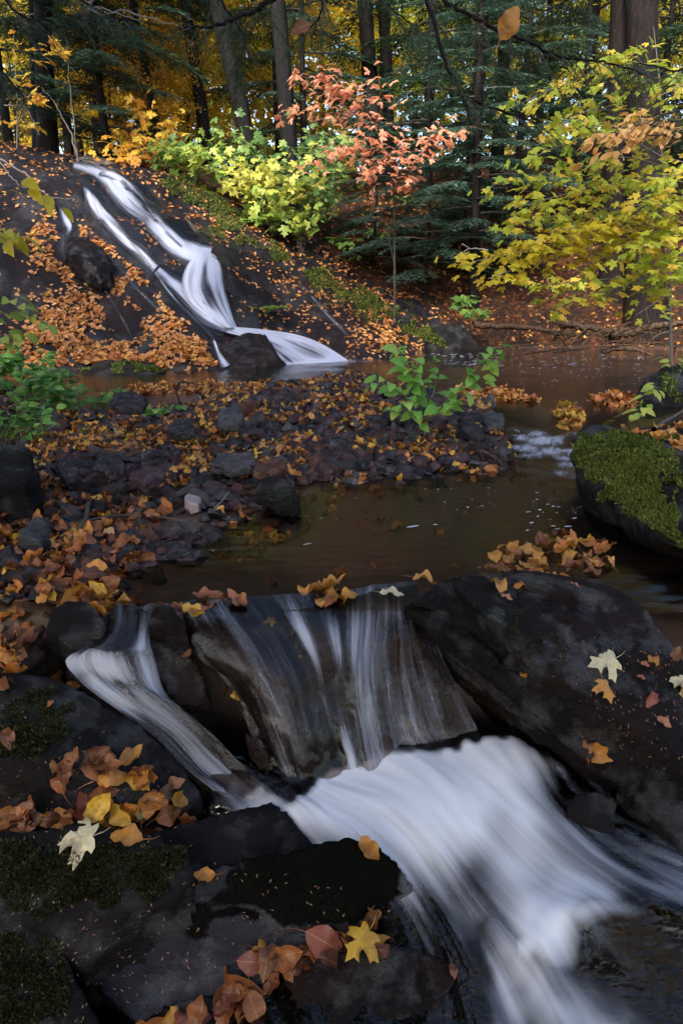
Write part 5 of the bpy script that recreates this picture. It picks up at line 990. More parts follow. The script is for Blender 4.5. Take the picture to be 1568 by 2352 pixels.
bough(root, fromtrunk(3.3, (1300, -160, 3.4), (1020, -30, 3.3), (1100, 45, 3.2), (1200, 90, 3.1), (1290, 130, 3.1), (1390, 142, 3.1), (1480, 170, 3.1)), .011, 32, .22, 0, NGN, 2, .75, .018, .35)
bough(root, fromtrunk(3.5, (1500, -200, 3.5), (1380, -60, 3.4), (1300, 0, 3.4), (1240, 30, 3.4)), .01, 22, .2, 0, NGN, 3, .7, .018, .4)
bough(root, fromtrunk(3.5, (1400, -300, 3.7), (1050, -200, 3.6), (850, -60, 3.5), (900, 20, 3.5), (960, 60, 3.5)), .01, 22, .22, 0, NGN, 8, .6, .018, .5)
bough(root, fromtrunk(2.9, (1640, 100, 4.6), (1560, 160, 4.8), (1500, 150, 4.9), (1440, 140, 5)), .01, 22, .26, 0, NG2, 4, .5, .022, .3)
bough(root, fromtrunk(2.7, (1660, 300, 4.6), (1580, 250, 4.9), (1530, 260, 5), (1470, 270, 5)), .009, 20, .24, 0, NG2, 5, .4, .022, .3)
g_ = np.array([-2.7, 4.4, terr([-2.7], [4.4])[0]]); root = tag(empty('hemlock_tree', g_), 'hemlock whose dark limb and boughs hang into the top left and centre of the picture', 'tree'); obj('trunk', trunkmesh(9, .16, (0, 0), .05, 14, BARK, 78), root)
T0 = [-2.7, 4.4, 0]
bough(root, fromtrunk(3.9, (200, -300, 4.1), (620, -60, 3.8), (600, 12, 3.7), (540, 42, 3.6), (470, 62, 3.5), (420, 60, 3.5)), .018, 24, .26, 0, NGN, 11, .6, .018, .45)
bough(root, fromtrunk(3.9, (300, -350, 3.9), (560, -180, 3.7), (700, -60, 3.6), (740, 20, 3.5), (690, 80, 3.5)), .012, 24, .28, 0, NGN, 12, .9, .018, .45)
bough(root, fromtrunk(3.8, (200, -250, 3.9), (420, -100, 3.8), (520, 20, 3.7), (560, 90, 3.7), (540, 150, 3.7)), .011, 26, .26, 0, NGN, 13, .9, .018, .45)
bough(root, fromtrunk(2.5, (-60, -60, 4.3), (30, 20, 4.2), (90, 50, 4.2), (140, 30, 4.2)), .01, 22, .3, 0, NG2, 14, .4, .022, .3)
bough(root, fromtrunk(2.2, (-120, 60, 4.2), (-30, 130, 4.1), (20, 180, 4.1), (60, 230, 4.1)), .01, 22, .28, 0, NG2, 15, .5, .022, .3)
bough(root, fromtrunk(3.0, (0, -80, 4.2), (150, -20, 4.1), (240, 30, 4.1), (300, 50, 4.1)), .009, 18, .24, 0, NG2, 16, .5, .022, .4)
# ------------------------------------------------------------------ stones of the gravel bar
SM = [rockmat('black_stone', (.007, .006, .008), (.035, .030, .036), (.03, .018, .018), 0, rough=(.25, .5), scale=6, bump=.5), rockmat('purple_stone', (.022, .012, .015), (.075, .042, .048), (.05, .03, .03), 0, rough=(.3, .6), scale=6, bump=.5),
      rockmat('red_brown_stone', (.04, .018, .012), (.10, .046, .034), (.026, .016, .016), 0, rough=(.35, .6), scale=6, bump=.5), rockmat('grey_stone', (.022, .022, .025), (.085, .08, .084), (.02, .017, .017), 0, rough=(.3, .6), scale=6, bump=.5)]
SMESH = []
r5 = np.random.default_rng(5)
for k in range(14):
    m = r5.integers(5, 8); an = np.sort(r5.random(m)*.8+np.arange(m))*2*PI/m; ra = .38+.18*r5.random(m); hh = .13+.16*r5.random()
    pts = [(ra[i]*math.cos(an[i]), ra[i]*.75*math.sin(an[i]), -hh+.06*r5.normal()) for i in range(m)] + [(ra[i]*(.6+.35*r5.random())*math.cos(an[i]), ra[i]*.75*(.6+.35*r5.random())*math.sin(an[i]), hh+.07*r5.normal()) for i in range(m)]
    bm = hullmesh(pts); bmesh.ops.bevel(bm, geom=bm.edges[:], offset=.02, segments=1, affect='EDGES', clamp_overlap=True) if k % 2 else None
    bmesh.ops.triangulate(bm, faces=bm.faces[:]); me = bpy.data.meshes.new('stone'); bm.to_mesh(me); bm.free(); me.materials.append(SM[[0, 1, 0, 2, 0, 3, 1][k % 7]]); SMESH.append(me)
def polyxy(L, z): return [atz(u, v, z)[:2] for u, v in L]
def inside(poly, n, seed=0):
    r = np.random.default_rng(seed); P = np.array(poly); lo, hi = P.min(0), P.max(0); out = []
    while sum(len(o) for o in out) < n: q = lo+(hi-lo)*r.random((n*2, 2)); out.append(q[inpoly(q, poly)])
    return np.vstack(out)[:n]
BARV = [p for p in BAR if p[0] > -4.2]; BARV = [np.clip(p, [-3.9, 1.6], [9, 9.5]) for p in BAR]
sp_ = np.vstack([inside(BARV, 5200, 1), inside(polyxy([(560, 880), (900, 870), (1110, 950), (1200, 1040), (1100, 1075), (800, 1095), (690, 1165), (440, 1260), (280, 1300), (250, 1390), (60, 1400), (-40, 1300), (150, 1120), (300, 1000)], .05), 2600, 2)])
ssz = .020+.052*r5.random(len(sp_))**2.6; big = r5.random(len(sp_)) < .05; ssz[big] *= 1.5
ssz *= np.clip(.72+.1*sp_[:, 1], .8, 1.25)
# no stone inside the shallow channel that crosses the bar
ch = np.array([fbm(np.c_[sp_*[.9, 2.2], np.zeros(len(sp_))], 1., 2, 44)])[0]; keepm = (ch < .42) | (r5.random(len(sp_)) < .25); sp_ = sp_[keepm]; ssz = ssz[keepm]
zs = terr(sp_[:, 0], sp_[:, 1]); stone = []
cell = {}
for i in np.argsort(-ssz):
    k = (int(sp_[i, 0]/.042), int(sp_[i, 1]/.042)); c = cell.get(k, 0)
    if c >= 2: continue
    cell[k] = c+1; stone.append((sp_[i, 0], sp_[i, 1], zs[i]+ssz[i]*.13+.012*c+.015*r5.random(), ssz[i], i))
stone.sort(key=lambda s: -s[3]/math.hypot(s[0], s[1], s[2]-CZ) if abs(s[0]) < .56*s[1] else 0)
def eul(r, t=.35): return (r.normal()*t, r.normal()*t, r.random()*2*PI)
acc = {}; NS = []; SV = []; SF = []; sn = 0
from mathutils import Euler
for k, (x, y, z, s, i) in enumerate(stone):
    mi = int(r5.integers(0, 14)); me = SMESH[mi]; M = Matrix.Translation((x, y, z)) @ Euler(eul(r5)).to_matrix().to_4x4() @ Matrix.Diagonal((s*2.5, s*2.5*(.6+.5*r5.random()), s*1.7*(.5+.6*r5.random()), 1))
    V, _ = mesh_np(me); F = np.array([tuple(p.vertices) for p in me.polygons]) if mi not in acc else acc[mi]; acc[mi] = F
    W = V@np.array(M.to_3x3()).T+np.array(M.translation); SV.append(W); SF.append(F+sn); sn += len(W)
    if k < 270:
        NS.append((k, M, me, mi, x, y, s))
    else:
        acc.setdefault('v', {}).setdefault(mi % 7, []).append(k)
V_, F_ = [], []; FM = []; n_ = 0
for mi, ks in acc['v'].items():
    for k in ks: V_.append(SV[k]); off = SF[k].min(); F_.append(SF[k]-off+n_); FM.append(np.full(len(SF[k]), [0, 1, 0, 2, 0, 3, 1][mi])); n_ += len(SV[k])
me = mkmesh('gravel', np.vstack(V_), np.vstack(F_), None, smooth=False)
for m_ in SM: me.materials.append(m_)
me.polygons.foreach_set('material_index', np.concatenate(FM).astype(np.int32)); tag(obj('gravel', me), 'the many smaller dark stones of the gravel bar', kind='stuff')
addbv('stones', np.vstack(SV), np.vstack(SF))
SB = [('mossy wedge shaped stone at the water edge of the gravel bar', [(588, 1130, 3.05), (605, 1095, 3.2), (650, 1092, 3.2), (694, 1140, 3.0), (690, 1165, 2.93), (640, 1160, 2.93)], MRc), ('reddish brown angular stone left of the mossy wedge stone', [(300, 1090, 3.15), (320, 1072, 3.3), (372, 1066, 3.3), (382, 1085, 3.15), (330, 1112, 3.05)], SM[1]),
      ('rough black stone left of the reddish brown stone', [(208, 1075, 3.25), (225, 1045, 3.4), (275, 1035, 3.4), (290, 1065, 3.25), (270, 1085, 3.15)], SM[0]), ('large flat brown stone at the front edge of the gravel bar', [(188, 1290, 2.35), (240, 1210, 2.65), (292, 1205, 2.7), (296, 1250, 2.5), (270, 1300, 2.3), (220, 1305, 2.28)], SM[1]),
      ('black pointed stone jutting into the pool at the tip of the bar', [(330, 1280, 2.4), (345, 1240, 2.5), (400, 1240, 2.5), (455, 1262, 2.45), (400, 1280, 2.4)], SM[0]), ('pale whitish stone among dark stones near the pool edge', [(422, 1142, 2.97), (432, 1132, 3.15), (462, 1140, 3.12), (458, 1158, 2.93), (436, 1160, 2.92)], plainmat('pale_stone', (.24, .2, .19), .6, .3, 60)),
      ('flat reddish stone in the middle of the gravel bar', [(580, 1075, 3.35), (590, 1056, 3.45), (650, 1056, 3.45), (660, 1070, 3.35), (620, 1090, 3.25)], SM[2]), ('broad dark stone with a leaf on it by the left pool shore', [(250, 925, 4.8), (262, 903, 5.0), (310, 898, 5.1), (338, 915, 4.9), (330, 935, 4.7), (270, 935, 4.7)], SM[0]),
      ('tall dark stone on the bar between two leafy hollows', [(500, 975, 4.5), (505, 935, 4.7), (545, 928, 4.8), (560, 950, 4.6), (550, 975, 4.5)], SM[3]), ('leaning black stone beside the sapling', [(1060, 985, 4.4), (1065, 962, 4.6), (1090, 960, 4.6), (1118, 1000, 4.3), (1100, 1010, 4.25)], SM[0]),
      ('flat topped dark stone at the right end of the bar by the rapid', [(1090, 955, 4.7), (1110, 944, 4.9), (1155, 950, 4.8), (1158, 975, 4.5), (1120, 975, 4.5)], SM[3]), ('grey stone with rough top at left front of the bar', [(42, 1230, 2.5), (65, 1190, 2.7), (95, 1188, 2.75), (118, 1210, 2.65), (95, 1240, 2.5), (60, 1242, 2.5)], SM[3]),
      ('black rock left of the sapling stem', [(885, 945, 4.9), (905, 925, 5.1), (945, 925, 5.1), (960, 955, 4.8), (920, 965, 4.7)], SM[0]), ('rough dark stone in the shallow channel of the bar', [(380, 985, 4.3), (410, 962, 4.5), (440, 958, 4.5), (450, 990, 4.2), (400, 998, 4.15)], SM[0]),
      ('dark slab stone under yellow leaves at the middle of the bar', [(480, 1065, 3.5), (500, 1040, 3.7), (580, 1040, 3.7), (590, 1065, 3.5), (530, 1080, 3.4)], SM[3]), ('wet black stone at the far left of the stone field', [(130, 1075, 3.2), (150, 1062, 3.3), (180, 1065, 3.3), (182, 1085, 3.15), (150, 1095, 3.1)], SM[0])]
for i, (lb, p, mt) in enumerate(SB): rk('stone', down([A(*q) for q in p], .05), .009, mt, lb, 'stone', amp=.008, fr=9, smooth=1, seed=60+i, mossf=mossblob([(A(*p[3]), .15, .25)], -.05) if mt is MRc else None)
LM = [('the mossy wedge stone', 640, 1150), ('the rough black stone', 250, 1070), ('the large flat stone', 240, 1280), ('the black pointed stone', 400, 1270), ('the pale whitish stone', 445, 1150), ('the flat reddish stone', 620, 1075), ('the sapling stem', 972, 1005),
      ('the broad poolside stone', 300, 920), ('the tall dark stone', 530, 960), ('the leaning black stone', 1090, 990), ('the flat topped dark stone', 1125, 965), ('the grey rough topped stone', 80, 1220), ('the dark slab stone', 535, 1060), ('the left wet stone', 155, 1080),
      ('the rough channel stone', 415, 980), ('the left edge mossy stone', 40, 1080), ('the forked dark branch', 300, 1200), ('the standing pale stick', 265, 1000), ('the rapid', 1190, 1035), ('the far bar edge', 760, 890)]
LMW = [(n, atz(u, v, .05)) for n, u, v in LM]
def near_text(x, y):
    n, p = min(LMW, key=lambda l: (l[1][0]-x)**2+(l[1][1]-y)**2); dx, dy = x-p[0], y-p[1]; r = math.hypot(dx, dy)
    a = math.degrees(math.atan2(dy, dx)) % 360; d = ['right of', 'behind and right of', 'behind', 'behind and left of', 'left of', 'in front and left of', 'in front of', 'in front and right of'][int((a+22.5)//45) % 8]
    return ('close ' if r < .14 else ('' if r < .4 or ' and ' in d else 'well '))+d+' '+n
seen_ = {}; nd_ = []
for k, M, me, mi, x, y, s in NS:
    o = bpy.data.objects.new('stone', me); COL.objects.link(o); o.matrix_world = M; c_ = ['black', 'purplish', 'black', 'reddish brown', 'black', 'grey', 'purplish'][mi % 7]; z_ = 'large' if s > .065 else ('medium' if s > .045 else 'small')
    lb = f'{z_} {c_} stone {near_text(x, y)}'; nd_.append((o, lb)); seen_[lb] = seen_.get(lb, 0)+1
for o, lb in nd_: tag(o, lb, 'stone', 'gravel bar stones' if seen_[lb] == 1 else lb.replace(' stone ', ' stones '))
# ------------------------------------------------------------------ leaf litter
def fl(name, st): return leafmat(name, st, .22, .45, veins=True, spec=.5)
FL1 = fl('fallen_orange', [(0, (.16, .04, .010)), (.25, (.38, .11, .018)), (.5, (.56, .20, .025)), (.72, (.62, .30, .07)), (.88, (.64, .34, .03)), (1, (.20, .055, .015))])
FL2 = fl('fallen_peach', [(0, (.34, .09, .02)), (.25, (.56, .20, .045)), (.6, (.64, .30, .11)), (.8, (.62, .28, .04)), (1, (.68, .40, .2))])
FL3 = fl('fallen_brown', [(0, (.06, .018, .007)), (.4, (.14, .04, .012)), (.75, (.26, .075, .016)), (.92, (.42, .17, .03)), (1, (.09, .03, .01))])
FLY = fl('fallen_yellow', [(0, (.58, .34, .03)), (.5, (.62, .40, .05)), (1, (.55, .26, .03))]); FLP = fl('fallen_pale', [(0, (.62, .55, .34)), (1, (.70, .60, .38))]); FLR = fl('fallen_dark_red', [(0, (.12, .025, .02)), (1, (.22, .05, .03))])
FLM = fl('fallen_amber', [(0, (.42, .17, .02)), (1, (.52, .24, .04))]); FLG = fl('fallen_green', [(0, (.06, .12, .02)), (1, (.1, .16, .03))]); FLPK = fl('fallen_pinkish_brown', [(0, (.34, .11, .045)), (1, (.44, .18, .08))]); FLT = fl('fallen_tan_brown', [(0, (.17, .05, .014)), (1, (.27, .09, .022))])
BEE = [oval(.5, .25, .27, 8, .12, .5), oval(1.0, -.2, .26, 8, .12, .7), oval(-.6, .45, .28, 8, .12, .6), oval(.15, .12, .30, 8, .1, .35)]; MPL = [maple(.3), maple(-.15)]
SMALL = [oval(.3, .2, .28, 3), oval(-.4, .3, .27, 3), oval(.1, .05, .32, 3)]
LIT = []                                      # (pos, X, Y, Z, size, template, material, zone text)
TPL = BEE+MPL+SMALL
def litter(poly, n, size, mat, tpl, zone, tilt=.3, only=None, seed=0, clump=0., lift=.004, keepf=None, pile=0., dirs=None):
    r = np.random.default_rng(seed+900); P = inside(poly, int(n*(1+clump*1.2)), seed+300)
    if clump:
        k = fbm(np.c_[P, np.zeros(len(P))], 2.2/max(.3, clump), 3, seed) + .35*vnoise(np.c_[P*9, np.zeros(len(P))]); P = P[k > np.quantile(k, 1-1/(1+clump*1.2))]
    for x, y in P:
        p, nn = drop(x, y, 8, only)
        if p is None or (keepf and not keepf(p)): continue
        nz = nn+r.normal(size=3)*tilt; nz[2] = abs(nz[2])+.1; nz /= np.linalg.norm(nz); yw = r.random()*2*PI; h = np.array([math.cos(yw), math.sin(yw), 0]) if dirs is None else np.array(dirs)+r.normal(size=3)*.25
        X = np.cross(h, nz); X /= np.linalg.norm(X); Yv = np.cross(nz, X); s = size*(.6+.65*r.random())
        LIT.append((p+nn*(lift+pile*r.random())-Yv*s*.5*0, X, Yv, nz, s, tpl[r.integers(len(tpl))], mat if not isinstance(mat, list) else mat[r.integers(len(mat))], zone))
WL = np.vstack([np.array([v.co[:] for v in bpy.data.objects['waterfall'].data.vertices])[::7]])[:, :2]
_wf = np.array([a.value for a in bpy.data.objects['waterfall'].data.attributes['foam'].data])[::7]; WL = WL[_wf > .3]
def dry(p): return ((WL-p[:2])**2).sum(1).min() > .012
def pg(L, y=None): return [(hit(u, v, ('ground',))[0])[:2] for u, v in L]
slabp = [p for p in ROCKP if True]; slabp = [np.clip(p, [-7.5, 7.6], [9, 14]) for p in slabp]
litter(slabp, 4600, .07, [FL2, FL2, FL1], SMALL, 'slope', .25, ('ground',), 1, .45, keepf=dry)
litter(pg([(0, 600), (120, 480), (260, 560), (400, 680), (480, 800), (430, 830), (0, 830)]), 2100, .075, [FL2, FL2, FL1], SMALL, 'slope', .3, ('ground',), 2, 1.1, keepf=dry)
litter(pg([(60, 830), (200, 770), (330, 790), (470, 790), (500, 840), (380, 845), (200, 835), (60, 845)]), 900, .085, [FL2, FL1], SMALL, 'slope foot', .5, ('ground',), 3, .5, pile=.03)
litter(pg([(0, 790), (180, 770), (300, 800), (200, 840), (0, 850)]), 450, .09, [FL2, FL1], SMALL, 'slope foot', .5, ('ground',), 4, .3, pile=.03)
litter(pg([(820, 760), (900, 735), (960, 790), (860, 815), (820, 800)]), 220, .09, [FL1, FL2], SMALL, 'slope foot', .5, ('ground',), 5, .3)
litter(pg([(640, 600), (760, 620), (960, 740), (1000, 790), (850, 800), (760, 760)]), 200, .075, [FL1, FL2], SMALL, 'mossy slope', .3, ('ground',), 6, .6, keepf=dry)
fp = [p[:2] for p in [(-2, 12.9), (.6, 12.4), (3, 11.9), (7.5, 11.6), (9, 16), (9, 20), (-1, 20), (-1.5, 15)]]
litter(fp, 6500, .085, [FL3, FL3, FL3, FL1], SMALL, 'far bank', .4, ('ground',), 7, .5)
litter([(-9, 12.5), (-4, 13), (-1, 14), (-1, 20), (-10, 20)], 1500, .1, [FL3, FL1], SMALL, 'far bank', .4, ('ground',), 8, .4)
barp = polyxy([(150, 960), (330, 930), (600, 870), (900, 870), (1110, 945), (1200, 1040), (1120, 1070), (790, 1100), (700, 1165), (470, 1240), (300, 1300), (240, 1400), (-40, 1440), (-80, 1100)], .05)
litter(barp, 3600, .06, [FL1, FL1, FL3, FLM, FL2, FLY], BEE, 'bar', .4, ('ground', 'stones'), 9, .8, pile=.008)
litter(polyxy([(-20, 1090), (120, 1110), (400, 1170), (320, 1290), (270, 1400), (120, 1400), (-40, 1450)], .04), 380, .075, [FL1, FL3, FL3, FLPK], BEE, 'left bank', .4, ('ground', 'stones'), 10, .3, pile=.01)
litter(polyxy([(1050, 895), (1180, 897), (1245, 925), (1150, 925), (1050, 915)], .1), 150, .10, [FL1, FL2], BEE, 'mat by the sapling', .25, ('pool', 'stones'), 11, 0, pile=.02)
litter(polyxy([(1350, 912), (1400, 903), (1462, 915), (1462, 940), (1360, 932)], .1), 90, .10, [FL1, FL2], BEE, 'mat by the mossy rock', .3, ('pool', 'ground'), 12, 0, pile=.03)
litter(polyxy([(1262, 965), (1290, 935), (1330, 945), (1345, 975), (1300, 978)], .09), 40, .10, [FL1, FLY], BEE, 'leaf dam above the rapid', .4, ('pool',), 13, 0, pile=.03)
litter(polyxy([(280, 888), (420, 880), (600, 880), (590, 900), (430, 905), (300, 905)], .1), 320, .09, [FL2, FL1], BEE, 'floating band by the left shore', .12, ('pool', 'ground'), 14, 0)
litter(polyxy([(1390, 985), (1568, 960), (1640, 1010), (1568, 1010)], .25), 50, .09, [FL1, FL2], BEE, 'right bank', .3, None, 15, 0)
litter(polyxy([(-60, 1430), (60, 1440), (110, 1500), (-60, 1560)], -.02), 26, .09, [FL1, FL3, FLM], BEE, 'left edge by the stream lip', .4, None, 16, 0, pile=.015)
litter(polyxy([(130, 1310), (240, 1320), (280, 1395), (220, 1410), (130, 1360)], .02), 34, .10, [FL1, FL3, FLM, FL3], BEE, 'clump at the left end of the lip', .5, None, 17, 0, pile=.02)
# water worn leaves on the pool bed
litter(polyxy([(700, 1130), (1300, 1100), (1340, 1200), (900, 1330), (330, 1340), (500, 1230)], -.1), 46, .08, [FL3], BEE, 'pool bed', .1, ('ground',), 18, 0)
# piles close to the viewer, leaf by leaf
def place(u, v, size, T, mat, yaw, label, tilt=(0, 0), lift=.012, zone=None, only=None, nrm=None, curl=1.):
    """yaw: direction of the leaf tip in the picture, degrees, 0 = right, 90 = up"""
    p, nn = hit(u, v, only)
    if p is None: return
    nn = nn*.6+np.array([0, 0, .4])+np.array([tilt[0], tilt[1], 0]); nn /= np.linalg.norm(nn)
    h = np.array([math.cos(math.radians(yaw)), math.sin(math.radians(yaw)), 0]); X = np.cross(h, nn); X /= np.linalg.norm(X); Yv = np.cross(nn, X)
    o = bpy.data.objects.new('fallen_leaf', leafmesh(T, mat, 'fallen_leaf')); COL.objects.link(o); o.matrix_world = mat4(p+nn*lift-Yv*size*.5, X, Yv, nn, size); tag(o, label, 'leaf'); return o
def stemmed(T):
    v, f, uv = T; m = len(v); s = np.array([[-.012, 0, .0], [.012, 0, .0], [.05, -.25, .04], [.035, -.25, .04], [.13, -.45, .1], [.12, -.45, .1]]); V = np.vstack([v, s]); f4 = np.array([[m, m+1, m+2, m+3], [m+3, m+2, m+4, m+5]])
    return V, f+[f4], np.vstack([uv, s[:, :2]*0+[.3, .05]])
MST = stemmed(maple(.2)); BST = stemmed(BEE[3]); BC1, BC2, BC3 = [stemmed(b) for b in BEE[:3]]
pl = [(1382, 1524, .075, MST, FLP, 200, 'pale cream maple leaf with long stem on the split ledge'), (1390, 1590, .055, MST, FLM, 290, 'amber maple leaf just below the cream maple leaf on the split ledge'), (1558, 1568, .06, MST, FLP, 170, 'cream maple leaf cut by the right edge'),
      (1378, 1730, .085, BC1, FLM, 320, 'amber beech leaf lying across a pinkish one on the lower split ledge'), (1352, 1722, .06, BC2, FLPK, 320, 'pinkish leaf half under the amber beech leaf on the lower ledge'), (1198, 1556, .03, BST, FLM, 95, 'tiny orange leaf on the edge of the split ledge'),
      (1505, 1520, .055, BC2, FLM, 325, 'narrow amber leaf near the right edge of the ledge'), (1478, 1530, .025, BST, FLPK, 340, 'little pinkish leaf left of the narrow amber leaf'), (1492, 1608, .05, BC1, FLR, 250, 'dark red leaf on the lower right of the split ledge'), (1522, 1663, .04, BST, FLPK, 315, 'small pinkish leaf below the dark red leaf'),
      (1565, 1590, .05, BC1, FLM, 300, 'amber leaf under the cream maple leaf at the right edge'), (1470, 1562, .022, BST, FLPK, 330, 'tiny pinkish leaf left of the dark red leaf'), (1545, 1515, .045, BC3, FLT, 60, 'brown twisted leaf at the right edge of the ledge'),
      (1145, 1350, .075, BC1, FLM, 300, 'large amber leaf standing on the moss of the split ledge'), (1162, 1378, .035, BST, FLPK, 330, 'small pinkish leaf touching the large amber leaf'), (1200, 1345, .055, BC2, FLM, 10, 'curled orange leaf in the crack of the split ledge'), (1365, 1318, .06, BST, FLT, 80, 'tan pointed leaf at the right of the leaf pile on the ledge'), (1318, 1350, .03, BST, FLPK, 330, 'tiny pinkish leaf on the ledge below the pile'),
      (900, 1368, .075, BST, FLP, 355, 'pale cream oval leaf floating at the lip of the cascade'), (978, 1334, .085, BC1, FL1, 350, 'crumpled orange leaf where the split ledge meets the lip'), (735, 1390, .05, BST, FLM, 280, 'small amber leaf below the floating leaves on the lip'), (618, 1432, .03, MST, FLY, 200, 'little yellow leaf in the middle of the water veils'), (688, 1512, .014, BST, FLY, 90, 'tiny yellow leaf speck on the wet midstream slab'),
      (172, 1931, .085, MST, FLP, 185, 'pale cream maple leaf with stem on the mossy ledge at lower left'), (268, 1903, .07, BC2, FLM, 5, 'amber leaf on the ledge above its twin, right of the cream maple leaf'), (290, 1928, .08, BST, FLM, 170, 'amber leaf on the moss right of the cream maple leaf, lower of two'), (470, 2018, .05, BC3, FLM, 190, 'orange leaf caught between mossy ledge and peaked ledge'),
      (846, 1960, .07, BC3, FLM, 300, 'orange leaf on the tip of the peaked ledge'), (1037, 2238, .032, BST, FLT, 280, 'small brown leaf by the dark water at the bottom centre'), (116, 1622, .022, BST, FLPK, 250, 'little pink leaf on the moss of the left boulder'), (302, 1732, .028, BST, FLPK, 330, 'pale pinkish leaf on the black rock above the left pile'), (18, 1700, .06, BC1, FLT, 310, 'brown leaf at the left edge on the mossy boulder'), (170, 1575, .04, BST, FLM, 355, 'thin orange leaf on the edge of the left boulder beside the white water'),
      (545, 1598, .032, BC1, FLY, 265, 'thin yellow leaf hanging at the left edge of the midstream slab'), (518, 1590, .03, BC3, FLT, 280, 'small brown leaf hanging beside the thin yellow one'), (300, 1437, .04, BST, FLM, 350, 'amber leaf under the water left of the midstream slab'), (428, 1500, .03, BC1, FLT, 270, 'brown leaf in the hollow at the left of the midstream slab')]
for t in pl: place(t[0], t[1], t[2]*1.12, *t[3:])
def pile(items, zone):
    for k, (u, v, s, T, mat, yaw, txt) in enumerate(items): place(u, v, s*.95, T, mat, yaw, txt+' '+zone, (rng.normal()*.35, -.35+rng.normal()*.3), .010+.010*(k % 4))
pile([(135, 1790, .085, BC2, FL3, 120, 'curled dark brown leaf at the left end of'), (215, 1750, .09, BC1, FL3, 150, 'brown leaf at the top of'), (180, 1760, .07, BC3, FLT, 60, 'tan brown leaf behind the front of'), (262, 1790, .09, BC2, FLM, 20, 'big amber curled leaf in the middle of'), (318, 1795, .095, BC1, FLY, 310, 'bright yellow orange leaf at the right of'), (240, 1815, .08, BST, FLT, 355, 'flat tan leaf under the amber ones in'),
      (290, 1770, .08, BC3, FLM, 60, 'standing amber leaf in'), (330, 1770, .06, BC2, FLT, 40, 'small tan leaf at the upper right of')], 'the heap on the black rock')
pile([(20, 1885, .08, BC1, FL3, 170, 'red brown leaf at the left edge of'), (55, 1888, .09, BST, FLPK, 100, 'broad pinkish leaf near the left end of'), (90, 1870, .07, BC3, FL3, 60, 'brown standing leaf in'), (125, 1880, .07, BC2, FL3, 0, 'dark brown curled leaf in'), (170, 1870, .065, BST, FLR, 345, 'round dark red leaf in'), (195, 1845, .11, BC1, FLR, 120, 'tall dark red leaf leaning in'), (235, 1850, .10, BC3, FLY, 70, 'ragged yellow leaf standing in'),
      (285, 1865, .085, BC1, FLY, 125, 'pale yellow leaf with bent edge in'), (255, 1888, .07, BST, FLM, 190, 'amber leaf at the front of'), (325, 1855, .085, BC2, FL3, 100, 'large brown leaf at the right of'), (330, 1862, .045, BST, FLG, 350, 'small green leaf lying in'), (355, 1840, .08, BC3, FL3, 30, 'brown leaf against the wet rock in'), (385, 1825, .085, BC1, FL3, 20, 'dark brown leaf beside the side stream in'), (380, 1870, .09, BST, FL3, 10, 'veined brown leaf at the right front of'),
      (430, 1885, .08, BC2, FLT, 5, 'tan leaf at the right end of'), (350, 1895, .06, BC1, FLR, 200, 'small red leaf at the front of'), (400, 1805, .07, BST, FLPK, 30, 'pinkish brown leaf at the top right of'), (150, 1892, .07, BST, FLT, 180, 'flat tan leaf at the front of'), (10, 1895, .08, BC2, FL3, 190, 'brown leaf cut by the left edge in')], 'the leaf row behind the mossy ledge')
pile([(535, 2270, .16, BC1, FLT, 335, 'very large veined brown leaf in'), (600, 2180, .085, BC2, FLM, 80, 'curled amber leaf at the upper left of'), (660, 2190, .10, BC3, FLT, 30, 'brown folded leaf in the middle of'), (620, 2220, .085, BC1, FL3, 250, 'dark red brown leaf in the middle of'), (590, 2230, .07, BC2, FLM, 290, 'amber ragged leaf in'), (700, 2215, .08, BC1, FL3, 40, 'dark wet leaf in'), (740, 2160, .12, BST, FLR, 325, 'deep red oval leaf at the top of'),
      (835, 2185, .085, MST, FLY, 215, 'bright yellow maple leaf at the right end of'), (860, 2170, .08, BC1, FLM, 20, 'orange maple leaf behind the bright yellow one in'), (800, 2160, .08, BC3, FLT, 100, 'crumpled brown leaf at the right of'), (880, 2190, .06, BC2, FL3, 350, 'brown leaf at the far right of'), (480, 2320, .09, BC3, FLT, 60, 'brown standing leaf at the lower left of'), (520, 2330, .08, BC1, FL3, 70, 'reddish leaf at the bottom of'), (400, 2345, .12, BC2, FLM, 5, 'long amber edged leaf at the bottom left of'),
      (580, 2320, .09, BST, FLT, 300, 'tan brown leaf under the very large one in'), (340, 2348, .09, BC1, FL3, 15, 'brown leaf cut by the bottom edge in'), (640, 2260, .07, BC3, FL3, 30, 'small brown leaf below the middle of'), (460, 2345, .08, BC1, FLR, 30, 'dark red leaf at the bottom of'), (765, 2180, .08, BC2, FLM, 350, 'amber rimmed leaf beneath the deep red one in')], 'the red leaf row at the bottom')
pile([(415, 1405, .09, BC1, FLPK, 320, 'reddish brown leaf of'), (440, 1418, .085, BC3, FLY, 330, 'bright amber leaf of'), (460, 1415, .07, BST, FLPK, 20, 'pale tip leaf of')], 'the three leaves on the small black rock')
litter(polyxy([(1105, 1270), (1180, 1240), (1290, 1215), (1400, 1240), (1420, 1310), (1300, 1320), (1200, 1318), (1110, 1300)], .04), 70, .075, [FL1, FLM, FL1, FL3], BEE, 'mat behind the split ledge', .25, None, 19, 0, lift=.012, pile=.03)
def hp(L): return [hit(u, v)[0][:2] for u, v in L]
litter(hp([(5, 1880), (160, 1830), (300, 1840), (420, 1850), (440, 1890), (300, 1900), (120, 1900), (5, 1905)]), 44, .07, [FL3, FL1, FLT, FL3], BEE, 'row behind the mossy ledge', .5, None, 22, 0, lift=.008, pile=.02)
